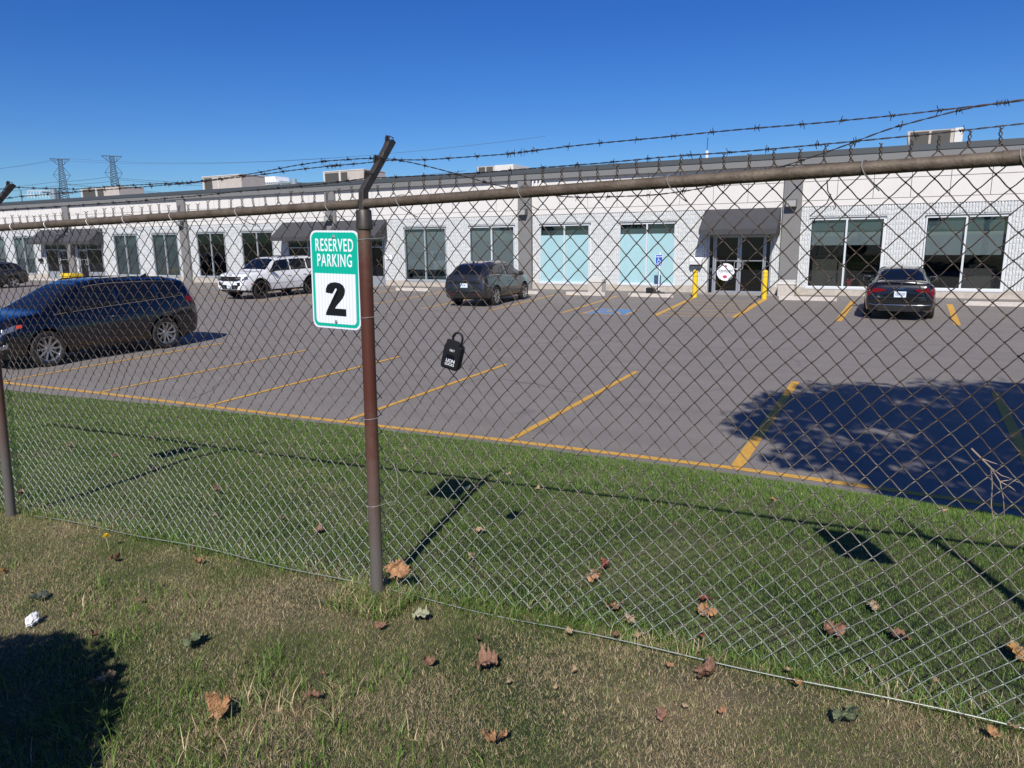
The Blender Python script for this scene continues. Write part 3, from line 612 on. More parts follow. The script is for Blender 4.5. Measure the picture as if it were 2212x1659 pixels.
def bin_(x0, x1, y, label):
    e = empty('waste_bin', ((x0+x1)/2, y, QZ(x0, y)), 0, label, 'waste bin', 'low concrete waste bins'); w_ = (x1-x0)/2
    m = MB(); m.bbox(-w_+.03, w_-.03, -.3, .3, -.02, .48, .02); m.build('body', M_CONC2, e)
    m = MB(); m.bbox(-w_, w_, -.33, .33, .485, .53, .015); m.prism([(-.30, .531), (.30, .531), (.30, .64), (.22, .66), (-.30, .60)], -w_+.03, w_-.03, ax='x'); m.build('lid', M_RTUL, e)
bin_(-12.55, -11.8, 31.9, 'low pinkish concrete bin between the two aqua windows'); bin_(-4.15, -3.42, 32.3, 'low pinkish concrete bin at the foot of the grey pilaster by the entrance')
# accessible parking sign on a loose base
e = empty('parking_sign', (-9.24, 32.0, QZ(-9.2, 32)), 0, 'blue accessible parking sign on a white pole with black base', 'sign')
m = MB(); m.lathe([(.30, 0), (.30, .03), (.05, .10), (.05, .14)], 20); m.bbox(-.55, -.20, -.15, .15, 0, .26, .03); m.build('base', M_BLACK, e)
m = MB(); m.tube([(0, 0, .08), (0.03, 0, 1.86)], .03, 10); m.build('pole', M_WHITE, e)
def rrect(x0, x1, z0, z1, r, n=6):
    p = []
    for cx, cz, t0 in ((x1-r, z1-r, 0), (x0+r, z1-r, 90), (x0+r, z0+r, 180), (x1-r, z0+r, 270)):
        for i in range(n+1): t = R(t0+90*i/n); p.append((cx+r*math.cos(t), cz+r*math.sin(t)))
    return p
m = MB(); m.prism(rrect(-.165, .165, 1.24, 1.74, .04), -.045, -.035); pl = m.build('plate', M_SWHITE, e)
m = MB(); m.prism(rrect(-.150, .150, 1.255, 1.725, .035), -.049, -.0455); m.build('field', M_SBLUE, pl)
text_obj('lettering', 'HANDICAPPED', .075, Matrix.Translation((0, -.051, 1.645)) @ FACE_S, M_SWHITE, pl, .58, .001, .002)
text_obj('lettering', 'PARKING', .085, Matrix.Translation((0, -.051, 1.315)) @ FACE_S, M_SWHITE, pl, .72, .001, .002)
m = MB(); m.tube([(-.035, -.05, 1.56), (-.03, -.05, 1.48), (.04, -.05, 1.48), (.075, -.05, 1.40), (.10, -.05, 1.405)], .011, 6); m.tube([(-.03, -.05, 1.52), (.03, -.05, 1.52)], .009, 6)
m.tube([(.062*math.cos(t)-.01, -.05, 1.44+.062*math.sin(t)) for t in np.linspace(R(100), R(345), 14)], .009, 6); m.lathe([(.02, 0), (.02, .004)], 12, 0, Matrix.Translation((-.035, -.051, 1.59)), ax='y'); m.build('wheelchair_symbol', M_SWHITE, pl)
# yellow tote
e = empty('grit_bin', (-48.9, 29.3, 0), 0, 'yellow plastic grit bin by the far left entrance', 'bin')
m = MB(); bm_ = bmesh.new()
m.add([(-.55, -.35, 0), (.55, -.35, 0), (.55, .35, 0), (-.55, .35, 0), (-.68, -.42, .75), (.68, -.42, .75), (.68, .42, .75), (-.68, .42, .75)], [(0, 3, 2, 1), (4, 5, 6, 7), (0, 1, 5, 4), (1, 2, 6, 5), (2, 3, 7, 6), (3, 0, 4, 7)]); m.build('tub', M_YPAINT, e)
m = MB(); m.prism([(-.47, .755), (.47, .755), (.46, .85), (.30, 1.0), (-.30, 1.03), (-.47, .88)], -.74, .74, ax='x'); m.build('lid', M_YPAINT, e); e.scale = (.8, .9, .72)
bm_.free()
m = MB(); m.bbox(-47.6, -45.9, 26.6, 31.9, -.1, .14, .03); m.bbox(-60, -47.7, 31.7, 32.9, -.1, .12, .03); o = m.build('sidewalk', M_CONC2); tag(o, kind='structure', label='pale concrete walk at the left end of the building')

# ------------------------------------------------------------------ cars
M_GLC = mat('car_glass', (.006, .008, .012), .03, spec=.6)
M_CLAD = mat('car_cladding', (.009, .009, .0095), .5)
M_WELL = mat('wheel_well', (.006, .006, .006), .9)
M_RIM = mat('alloy_silver', (.50, .50, .51), .28, .85); M_RIMD = mat('alloy_dark', (.02, .02, .021), .35, .5)
M_CHROME = mat('chrome', (.75, .75, .76), .12, 1)
M_TAIL = mat('tail_lamp_red', (.16, .003, .008), .2); M_HEAD = mat('head_lamp', (.30, .32, .34), .1, .6, coat=1); M_AMB = mat('amber_lens', (.75, .07, .03), .25)
M_PLATE = mat('licence_plate', (.68, .76, .84), .5); M_PBLUE = mat('plate_blue', (.03, .08, .25), .5)
def paint(name, col, met=.3, rough=.32): return mat(name, col, rough, met, coat=1, spec=.5)
def keyf(k):
    xs_ = [a for a, _ in k]; ys_ = [b for _, b in k]
    d = [(ys_[i+1]-ys_[i])/(xs_[i+1]-xs_[i]) for i in range(len(xs_)-1)]
    m = [d[0]]+[0 if d[i-1]*d[i] <= 0 else 2*d[i-1]*d[i]/(d[i-1]+d[i]) for i in range(1, len(d))]+[d[-1]]
    def f(x):
        if x <= xs_[0]: return ys_[0]
        if x >= xs_[-1]: return ys_[-1]
        i = max(j for j in range(len(xs_)-1) if xs_[j] <= x); h = xs_[i+1]-xs_[i]; t = (x-xs_[i])/h
        return (2*t**3-3*t*t+1)*ys_[i]+(t**3-2*t*t+t)*h*m[i]+(-2*t**3+3*t*t)*ys_[i+1]+(t**3-t*t)*h*m[i+1]
    return f
SEG = [2, 2, 3, 4, 3, 6, 3, 4]          # samples per section segment; segment 5 is the side window band
class Shape:
    def __init__(s, sp):
        s.sp = sp; s.zt, s.zb, s.w, s.wr, s.zo = (keyf(sp[k]) for k in ('zt', 'zb', 'w', 'wr', 'zo')); s.x0 = sp['zt'][0][0]; s.x1 = sp['zt'][-1][0]
    def ctrl(s, x):
        zt, zb, w, wr, zo = s.zt(x), s.zb(x), s.w(x), s.wr(x), s.zo(x); zb = min(zb, zt-.03); k = min(1, max(.12, (zt-zb)/.35))
        crease = zo+(zb-zo)*.60
        return [(0, zo), (w*.86, zo), (w*.955, zo+.09), (w*1.0, zo+(zb-zo)*.42), (w*.992, crease+.08), (w*.925, zb), (min(wr, w*.9), zt-.075*k), (wr*.72, zt-.018*k), (0, zt)]
    def half(s, x):
        c = [Vector(p) for p in s.ctrl(x)]; out = []
        for i, n in enumerate(SEG):
            for j in range(n):
                t = j/n
                if i in (5, 0): p = c[i].lerp(c[i+1], t)
                else:
                    a = c[i-1] if i > 0 else c[i]; d = c[i+2] if i+2 < len(c) else Vector((-c[i].x, c[i].y)); tt = .32
                    m0 = (c[i+1]-a)*tt; m1 = (d-c[i])*tt
                    if i == 4: m1 = (c[5]-c[4])*.5
                    if i == 6: m0 = (c[7]-c[6])*.9
                    p = (2*t**3-3*t*t+1)*c[i]+(t**3-2*t*t+t)*m0+(-2*t**3+3*t*t)*c[i+1]+(t**3-t*t)*m1
                out.append(p)
        out.append(c[-1]); return out
    def pt(s, x, seg, t, side=1):
        """point on the skin at station x, section segment seg, parameter t"""
        h = s.half(x); i = sum(SEG[:seg])+t*SEG[seg]; a = int(i); f = i-a; b = min(a+1, len(h)-1); a = min(a, len(h)-1); p = h[a].lerp(h[b], f)
        return Vector((x, side*p.x, p.y))
    def side_y(s, x, z):
        h = s.half(x); k = sum(SEG[:2])
        for i in range(k, len(h)-1):
            if (h[i].y-z)*(h[i+1].y-z) <= 0 and abs(h[i].y-h[i+1].y) > 1e-6: return h[i].lerp(h[i+1], (z-h[i].y)/(h[i+1].y-h[i].y)).x
        return h[k].x
    def patch(s, x0, x1, sa, ta, sb, tb, side, off=.006, nx=14, nv=8, xe=None, th=.004):
        """thin shell following the skin: stations x0..x1, section from (sa,ta) to (sb,tb)"""
        def par(seg, t): return sum(SEG[:seg])+t*SEG[seg]
        v0, v1 = par(sa, ta), par(sb, tb); m = MB(); G = []
        for i in range(nx+1):
            row = []
            for j in range(nv+1):
                f = j/nv; a0, a1 = x0, x1
                if xe: a0, a1 = x0+(xe[0]-x0)*f, x1+(xe[1]-x1)*f
                x = a0+(a1-a0)*i/nx; v = v0+(v1-v0)*f
                def P(x, v):
                    h = s.half(x); v = max(0, min(v, len(h)-1)); a = min(int(v), len(h)-2); p = h[a].lerp(h[a+1], v-a); return Vector((x, side*p.x, p.y))
                p = P(x, v); du = P(x+.01, v)-P(x-.01, v); dv = P(x, v+.05)-P(x, v-.05); n = dv.cross(du)
                if n.length < 1e-9: n = Vector((0, side, 0))
                n.normalize()
                c = Vector((0, 0, .55)); 
                if n.dot(p-Vector((x*.9, 0, .55))) < 0: n = -n
                row.append((p+n*off, p-n*.002))
            G.append(row)
        for k in (0, 1):
            vs = [G[i][j][k] for i in range(nx+1) for j in range(nv+1)]
            m.add(vs, [(i*(nv+1)+j, i*(nv+1)+j+1, (i+1)*(nv+1)+j+1, (i+1)*(nv+1)+j) for i in range(nx) for j in range(nv)])
        N = (nx+1)*(nv+1); rim = [i*(nv+1) for i in range(nx+1)]+[nx*(nv+1)+j for j in range(1, nv+1)]+[i*(nv+1)+nv for i in range(nx-1, -1, -1)]+[j for j in range(nv-1, 0, -1)]
        m.f += [(a, b, b+N, a+N) for a, b in zip(rim, rim[1:]+rim[:1])]; m.m += [0]*len(rim)
        return m
def _screen(s, x0, x1, off=.006, nx=10):
    """one curved sheet from pillar to pillar"""
    v0 = sum(SEG[:6])+.12*SEG[6]; vN = sum(SEG); vv = [(1, v0+(vN-v0)*j/9) for j in range(10)]+[(-1, vN-(vN-v0)*j/9) for j in range(1, 10)]
    def P(x, sd, v):
        h = s.half(x); a = min(int(v), len(h)-2); p = h[a].lerp(h[a+1], v-a); return Vector((x, sd*p.x, p.y))
    m = MB(); top = []; bot = []; nv = len(vv)
    dzdx = (s.zt(x1)-s.zt(x0))/(x1-x0); n = Vector((-dzdx, 0, 1)).normalized()
    for i in range(nx+1):
        x = x0+(x1-x0)*i/nx
        for sd, v in vv: p = P(x, sd, v); nn = (n+Vector((0, p.y*.35, 0))).normalized(); top.append(p+nn*off); bot.append(p-nn*.003)
    N = len(top); q = [(i*nv+j, i*nv+j+1, (i+1)*nv+j+1, (i+1)*nv+j) for i in range(nx) for j in range(nv-1)]
    m.add(top+bot, q+[tuple(a+N for a in f[::-1]) for f in q])
    rim = [i*nv for i in range(nx+1)]+[nx*nv+j for j in range(1, nv)]+[i*nv+nv-1 for i in range(nx-1, -1, -1)]+list(range(nv-2, 0, -1))
    m.f += [(a, b, b+N, a+N) for a, b in zip(rim, rim[1:]+rim[:1])]; m.m += [0]*len(rim); return m
Shape.screen = _screen
def make_wheel(parent, x, y, r, wd, side, nsp, rimmat, name='wheel'):
    e = link(bpy.data.objects.new(name, None)); e.parent = parent; e.location = (x, y, r); e.empty_display_size = .1
    if side < 0: e.rotation_euler.z = math.pi
    rr = r*.70
    t = MB(); h = wd/2
    t.lathe([(rr, h-.02), (rr+.02, h), (r*.93, h+.004), (r*.985, h-.02), (r, h-.05), (r, -h+.05), (r*.985, -h+.02), (rr+.02, -h), (rr, -h+.02)], 40, 0, ax='y', cap=False); t.build('tyre', M_RUBBER, e, True)
    q = MB(); q.lathe([(rr, h-.005), (rr*.94, h-.012), (rr*.90, h-.05), (rr*.88, -h+.03), (rr, -h+.03)], 40, 0, ax='y', cap=False)
    q.lathe([(.001, h-.03), (.055, h-.03), (.065, h-.05), (.065, h-.09), (.001, h-.09)], 20, 0, ax='y')
    for k in range(nsp):
        a = 2*math.pi*k/nsp
        for da in ((-.13, .13) if nsp <= 6 else (0,)):
            c0, s0 = math.cos(a+da*.4), math.sin(a+da*.4); c1, s1 = math.cos(a+da), math.sin(a+da); w0, w1 = (.020, .018) if nsp > 6 else (.024, .020)
            A = Vector((c0*.05, h-.035, s0*.05)); B = Vector((c1*rr*.93, h-.018, s1*rr*.93)); n = Vector((-s1, 0, c1)); dn = Vector((0, -.03, 0))
            q.add([A-n*w0, A+n*w0, B+n*w1, B-n*w1, A-n*w0+dn, A+n*w0+dn, B+n*w1+dn, B-n*w1+dn], [(0, 1, 2, 3), (4, 7, 6, 5), (0, 4, 5, 1), (1, 5, 6, 2), (2, 6, 7, 3), (3, 7, 4, 0)])
    q.build('rim', rimmat, e, True)
    d = MB(); d.lathe([(.001, -.02), (rr*.86, -.02), (rr*.86, -.04), (.001, -.04)], 24, 0, ax='y'); d.lathe([(.001, .02), (rr*.6, .02), (rr*.6, 0), (.001, 0)], 24, 0, ax='y'); d.build('brake_disc', M_RIMD, e)
    return e
def make_car(name, label, sp, loc, heading, parent_group=None):
    S = Shape(sp); root = empty(name, loc, heading, label, sp.get('cat', 'car'), parent_group)
    x0, x1 = S.x0, S.x1; N = sum(SEG)
    st = sorted(set([round(x, 3) for x in np.arange(x0, x1, .07)]+[x0, x1]+[round(x1-d, 3) for d in (.015, .04, .1, .16)]+[round(x0+d, 3) for d in (.012, .03, .09)]))
    r = sp['wr_']; ra = r+.055; yin = sp['track']-.27
    for ax in sp['axles']:
        st = [x for x in st if not (ax-ra-.02 < x < ax+ra+.02)]+[ax-ra-.001, ax+ra+.001]+[ax-ra*math.cos(math.pi*k/26) for k in range(27)]
    st = sorted(set(round(x, 4) for x in st))
    def arch(x):
        for ax in sp['axles']:
            if abs(x-ax) <= ra+.0002: return r+math.sqrt(max(0, ra*ra-(x-ax)**2))
        return -1
    vs, fs, ms = [], [], []; n = 2*N; clamped = []
    for x in st:
        h = S.half(x); za = arch(x); row = []
        kin = max([j for j, p in enumerate(h[:sum(SEG[:3])]) if p.x < yin] or [0])
        for j, p in enumerate(h):
            q = Vector((p.x, p.y)); c = False
            if za > 0 and q.y < za and j < sum(SEG[:6]):
                if j == kin: q.x = yin
                if j > kin: q.x = yin if j == kin+1 else max(q.x, yin); q.y = za; c = True
            row.append((q, c))
        vs += [(x, p.x, p.y) for p, _ in row]+[(x, -p.x, p.y) for p, _ in row[-2:0:-1]]; clamped += [c for _, c in row]+[c for _, c in row[-2:0:-1]]
    for i in range(len(st)-1):
        for j in range(n):
            a, b, c, d = i*n+j, i*n+(j+1) % n, (i+1)*n+(j+1) % n, (i+1)*n+j; fs.append((a, b, c, d))
            zc = (vs[a][2]+vs[c][2])/2; cl = sum(clamped[k] for k in (a, b, c, d)); xm = (vs[a][0]+vs[c][0])/2
            inarch = any(abs(xm-ax) < ra+.001 for ax in sp['axles'])
            ms.append(1 if (cl >= 3 or (inarch and cl >= 1 and zc < arch(xm)-.001)) else (2 if zc < sp['clad'] else 0))
    fs.append(tuple(range(n))[::-1]); ms.append(0); fs.append(tuple((len(st)-1)*n+j for j in range(n))); ms.append(0)
    m = MB(); m.v, m.f, m.m = vs, fs, ms; body = m.build('body', [sp['paint'], M_WELL, M_CLAD], root)
    body.data.shade_smooth(); body.data.set_sharp_from_angle(angle=R(32))
    T = sp['track']
    for ax in sp['axles']:
        for sd_ in (1, -1): make_wheel(root, ax, sd_*(T-.10), r, sp.get('tw', .22), sd_, sp['spokes'], sp['rim'])
        for sd_ in (1, -1):
            if sp.get('flare'):
                a = MB(); pts = []
                for t in np.linspace(R(-18), R(198), 26):
                    xx, zz = ax+(r+.085)*math.cos(t), r+(r+.085)*math.sin(t); pts.append((xx, sd_*(S.side_y(xx, max(zz, S.zo(xx)+.1))+.002), zz))
                a.tube(pts, .034, 7); a.build('arch_trim', M_CLAD, root, True)
    # glass
    S.screen(*sp['ws']).build('windshield', M_GLC, root, 'full'); S.screen(*sp['rg']).build('rear_window', M_GLC, root, 'full')
    for k, (a, b, c, d) in enumerate(sp['side']):
        for sd_ in (1, -1):
            S.patch(a, b, 5, .07, 5, .90, sd_, .006, 14, 6, (c, d)).build('side_window', M_GLC, root, 'full')
    if sp.get('trim'):
        for sd_ in (1, -1):
            t = MB(); a, b = sp['side'][0][0], sp['side'][-1][1]; t.tube([S.pt(x, 5, .93, sd_)+Vector((0, sd_*.008, 0)) for x in np.linspace(sp['side'][0][2], sp['side'][-1][3], 24)], .009, 5); t.build('window_trim', M_CHROME, root, True)
            t = MB(); t.tube([S.pt(x, 5, .03, sd_)+Vector((0, sd_*.006, 0)) for x in np.linspace(a, b, 24)], .008, 5); t.build('belt_trim', M_CHROME, root, True)
    # door seams
    for sd_ in (1, -1):
        t = MB()
        for x in sp['seams']: t.tube([S.pt(x+dx, sg, tt, sd_)+Vector((0, sd_*.001, 0)) for dx, sg, tt in ((0, 2, .5), (0, 3, 0), (0, 3, .5), (0, 4, 0), (0, 4, .9))], .004, 4)
        t.tube([S.pt(x, 3, .02, sd_)+Vector((0, sd_*.001, 0)) for x in np.linspace(sp['seams'][-1], sp['seams'][0], 10)], .004, 4)
        t.build('door_seam', M_WELL, root)
        for x in sp['handles']:
            p = S.pt(x, 4, .25, sd_); t = MB(); t.tube([p+Vector((-.10, 0, 0)), p+Vector((-.07, sd_*.03, .002)), p+Vector((.07, sd_*.03, .002)), p+Vector((.10, 0, 0))], .012, 6); t.build('door_handle', sp.get('hmat', sp['paint']), root, True)
        p = S.pt(sp['mirror'], 5, .12, sd_); t = MB()
        Mm = Matrix.Translation(p+Vector((0, sd_*.13, .06))); t.bbox(-.05, .07, -.11, .11, -.075, .075, .035, 0, Mm); t.tube([p+Vector((0, -sd_*.02, -.01)), p+Vector((0, sd_*.07, .01))], .025, 6)
        t.build('mirror', sp.get('mmat', sp['paint']), root, True)
    # lamps and face details
    for (nm, mt, a, b, s0, t0, s1, t1, *off) in sp['skin']:
        for sd_ in (1, -1): S.patch(a, b, s0, t0, s1, t1, sd_, off[0] if off else .012, 10, 6).build(nm, mt, root, 'full')
    for (nm, mt, poly, xa, xb) in sp['face']:
        m = MB(); m.prism(poly, xa, xb, ax='x'); m.build(nm, mt, root)
    for (nm, mt, pts, rad) in sp.get('bars', []):
        m = MB(); m.tube(pts, rad, 8); m.build(nm, mt, root, True)
    fx = sp.get('fin', -1.7); m = MB(); zz = S.zt(fx); m.add([(fx-.08, 0, zz+.08), (fx+.10, -.02, zz-.004), (fx+.10, .02, zz-.004), (fx-.09, -.02, zz-.004), (fx-.09, .02, zz-.004)], [(0, 1, 2), (0, 2, 4), (0, 4, 3), (0, 3, 1), (1, 3, 4, 2)]); m.build('roof_antenna', M_CLAD, root)
    if sp.get('rails'):
        for sd_ in (1, -1):
            m = MB(); m.tube([S.pt(x, 6, .35, sd_)+Vector((0, 0, h)) for x, h in ((-1.75, 0), (-1.65, .045), (-.8, .05), (.1, .045), (.25, 0))], .017, 6); m.build('roof_rail', sp['rails'], root, True)
    pl = sp.get('plate')
    if pl:
        xx, zz, txt, sgn = pl; pe = MB(); pe.bbox(min(xx, xx+sgn*.012), max(xx, xx+sgn*.012), -.155, .155, zz-.078, zz+.078, .004); po = pe.build('licence_plate', M_PLATE, root)
        Mt = Matrix(((0, 0, -1, xx-.014), (-1, 0, 0, 0), (0, 1, 0, zz), (0, 0, 0, 1))) if sgn < 0 else Matrix(((0, 0, 1, xx+.014), (1, 0, 0, 0), (0, 1, 0, zz), (0, 0, 0, 1)))
        text_obj('plate_lettering', txt, .10, Mt, M_PBLUE, po, .56, .0006, .001)
    return root, S
def sym(p): return p+[(-a, b) for a, b in p[::-1]]
# mid-size SUV, dark navy (nose towards the fence)
NAVY = paint('navy_car_paint', (.0012, .0018, .006), .2, .26)
SUV = dict(cat='car', paint=NAVY, clad=.30, wr_=.375, track=.935, axles=(1.43, -1.36), spokes=10, rim=M_RIM, flare=False,
    zt=[(-2.40, .72), (-2.37, .98), (-2.30, 1.18), (-2.12, 1.50), (-2.02, 1.60), (-1.7, 1.655), (-1.0, 1.70), (-.2, 1.70), (.35, 1.655), (.62, 1.56), (1.25, 1.19), (1.36, 1.13), (1.9, 1.04), (2.2, .93), (2.34, .80), (2.40, .62)],
    zb=[(-2.40, .66), (-2.3, .98), (-2.1, 1.14), (-1.5, 1.11), (0, 1.04), (1.2, 1.0), (1.4, .98), (2.0, .90), (2.3, .78), (2.40, .56)],
    w=[(-2.40, .74), (-2.36, .84), (-2.22, .91), (-1.5, .945), (1.4, .945), (2.0, .91), (2.22, .84), (2.34, .74), (2.40, .60)],
    wr=[(-2.40, .55), (-2.2, .66), (-1.9, .66), (-1, .68), (.4, .66), (.7, .67), (1.3, .80), (2.1, .72), (2.40, .45)],
    zo=[(-2.40, .42), (-2.3, .30), (-2.0, .24), (2.0, .24), (2.3, .26), (2.40, .34)],
    ws=(.52, 1.28), rg=(-2.30, -2.03), side=[(-1.98, -1.32, -1.80, -1.32), (-1.24, -.30, -1.24, -.30), (-.22, 1.14, -.22, .52)], trim=True,
    seams=(1.05, -.26, -1.28), handles=(-.10, -1.08), mirror=.92, hmat=NAVY, mmat=NAVY,
    skin=[('tail_lamp', M_TAIL, -2.37, -2.08, 4, .05, 4, .85), ('head_lamp', M_HEAD, 2.02, 2.37, 4, .15, 4, .75), ('side_marker', M_AMB, 1.93, 2.02, 4, .25, 4, .6)],
    face=[('grille', M_CLAD, sym([(.42, .72), (.52, .60), (.44, .40)]), 2.385, 2.412)], bars=[('bumper_trim', M_CHROME, [(2.36, -.62, .36), (2.41, -.4, .33), (2.42, .4, .33), (2.36, .62, .36)], .014)],
    rails=M_CLAD, fin=-1.6)
NV = dict(SUV, axles=(1.49, -1.40),
    zt=[(-2.48, .72), (-2.46, .98), (-2.40, 1.18), (-2.28, 1.50), (-2.20, 1.63), (-1.9, 1.685), (-1, 1.74), (-.2, 1.75), (.30, 1.72), (.55, 1.65), (1.0, 1.43), (1.40, 1.20), (1.52, 1.15), (1.95, 1.09), (2.25, 1.00), (2.40, .86), (2.47, .62)],
    zb=[(-2.48, .66), (-2.40, 1.04), (-2.2, 1.24), (-1.5, 1.20), (0, 1.12), (1.2, 1.06), (1.5, 1.03), (2.0, .97), (2.3, .86), (2.47, .56)],
    w=[(-2.48, .76), (-2.43, .86), (-2.28, .925), (-1.5, .955), (1.4, .955), (2.0, .93), (2.28, .87), (2.41, .78), (2.47, .64)],
    wr=[(-2.48, .60), (-2.3, .69), (-1.9, .69), (-1, .70), (.4, .68), (.7, .69), (1.4, .82), (2.1, .76), (2.47, .48)],
    zo=[(-2.48, .42), (-2.35, .32), (-2.0, .22), (2.0, .22), (2.35, .26), (2.47, .36)],
    ws=(.48, 1.42), rg=(-2.38, -2.23), side=[(-2.06, -1.40, -1.86, -1.40), (-1.32, -.34, -1.32, -.34), (-.26, 1.28, -.26, .46)], seams=(1.10, -.30, -1.34), handles=(-.12, -1.14), mirror=1.0,
    skin=[('tail_lamp', M_TAIL, -2.44, -2.12, 4, .45, 4, .92), ('head_lamp', M_HEAD, 2.06, 2.43, 4, .35, 4, .80), ('side_marker', M_AMB, 1.95, 2.06, 4, .45, 4, .72), ('fog_lamp', M_HEAD, 2.26, 2.40, 2, .75, 3, .30)],
    face=[('grille', M_CLAD, sym([(.50, .80), (.58, .66), (.48, .46)]), 2.45, 2.482)], bars=[('bumper_trim', M_CHROME, [(2.42, -.62, .42), (2.47, -.4, .39), (2.48, .4, .39), (2.42, .62, .42)], .014)])
make_car('parked_car', 'dark navy SUV with silver ten-spoke wheels parked nose to the lawn at left', NV, (-17.0, 10.42, 0), R(-90))[0].scale = (1, 1, 1.045)
# boxy white SUV (nose towards us)
WHITE = paint('white_car_paint', (.80, .80, .80), 0, .35)
JP = dict(SUV, paint=WHITE, clad=.40, wr_=.395, axles=(1.50, -1.46), spokes=5, rim=M_RIMD, flare=True, trim=False, track=.95,
    zt=[(-2.45, .80), (-2.42, 1.1), (-2.36, 1.30), (-2.24, 1.62), (-2.15, 1.74), (-1.8, 1.775), (-1.0, 1.80), (-.2, 1.79), (.35, 1.745), (.60, 1.66), (1.08, 1.28), (1.2, 1.20), (1.9, 1.15), (2.26, 1.09), (2.37, 1.00), (2.45, .74)],
    zb=[(-2.45, .74), (-2.3, 1.12), (-2.1, 1.16), (0, 1.13), (1.1, 1.10), (1.9, 1.05), (2.26, 1.00), (2.37, .92), (2.45, .68)],
    w=[(-2.45, .80), (-2.38, .90), (-2.22, .95), (-1.5, .965), (1.5, .965), (2.0, .95), (2.28, .91), (2.38, .86), (2.45, .80)],
    wr=[(-2.45, .65), (-2.2, .70), (-1, .72), (.4, .71), (.65, .72), (1.1, .84), (2.1, .80), (2.3, .74), (2.45, .60)],
    zo=[(-2.45, .45), (-2.3, .32), (-2.0, .28), (2.0, .28), (2.3, .34), (2.45, .42)],
    ws=(.50, 1.12), rg=(-2.36, -2.18), side=[(-2.02, -1.36, -1.95, -1.36), (-1.28, -.34, -1.28, -.34), (-.26, 1.02, -.26, .50)], seams=(1.02, -.30, -1.32), handles=(-.14, -1.12), mirror=.85, mmat=M_CLAD,
    skin=[('tail_lamp', M_TAIL, -2.42, -2.2, 4, .1, 4, .8), ('head_lamp', M_HEAD, 2.16, 2.40, 4, .25, 4, .80), ('side_marker', M_AMB, 1.98, 2.04, 3, .2, 3, .45)],
    face=[('grille', M_CLAD, [(-.70, .98), (.70, .98), (.72, .86), (.50, .80), (-.50, .80), (-.72, .86)], 2.34, 2.47), ('lower_intake', M_CLAD, [(-.62, .62), (.62, .62), (.50, .44), (-.50, .44)], 2.40, 2.465),
          ('fog_lamp', M_CLAD, [(.50, .72), (.72, .74), (.72, .60), (.56, .57)], 2.38, 2.458), ('fog_lamp', M_CLAD, [(-.50, .72), (-.72, .74), (-.72, .60), (-.56, .57)], 2.38, 2.458),
          ('head_lamp', M_HEAD, [(.50, .97), (.74, .97), (.74, .89), (.52, .87)], 2.34, 2.478), ('head_lamp', M_HEAD, [(-.50, .97), (-.74, .97), (-.74, .89), (-.52, .87)], 2.34, 2.478)],
    bars=[('skid_plate', M_CLAD, [(2.28, -.8, .40), (2.44, -.5, .37), (2.44, .5, .37), (2.28, .8, .40)], .05)], rails=M_CLAD, plate=(2.466, .55, 'TAL·20', 1), fin=-1.9)
r_, S_ = make_car('parked_car', 'white boxy SUV with black wheels facing the fence behind the green sign', JP, (-26.65, 25.75, QZ(-26.6, 26)), R(-94)); r_.scale = (1.03, 1.03, 1.06)
m = MB(); 
for sd_ in (1, -1):
    q = S_.patch(-1.2, .25, 7, .15, 7, 1, sd_, .006, 12, 6); m.add(q.v, q.f)
m.build('glass_roof', M_GLC, r_, 'full')
m = MB(); m.box(2.36, 2.375, -.10, .10, 1.035, 1.06); m.build('hood_badge', M_CLAD, r_)
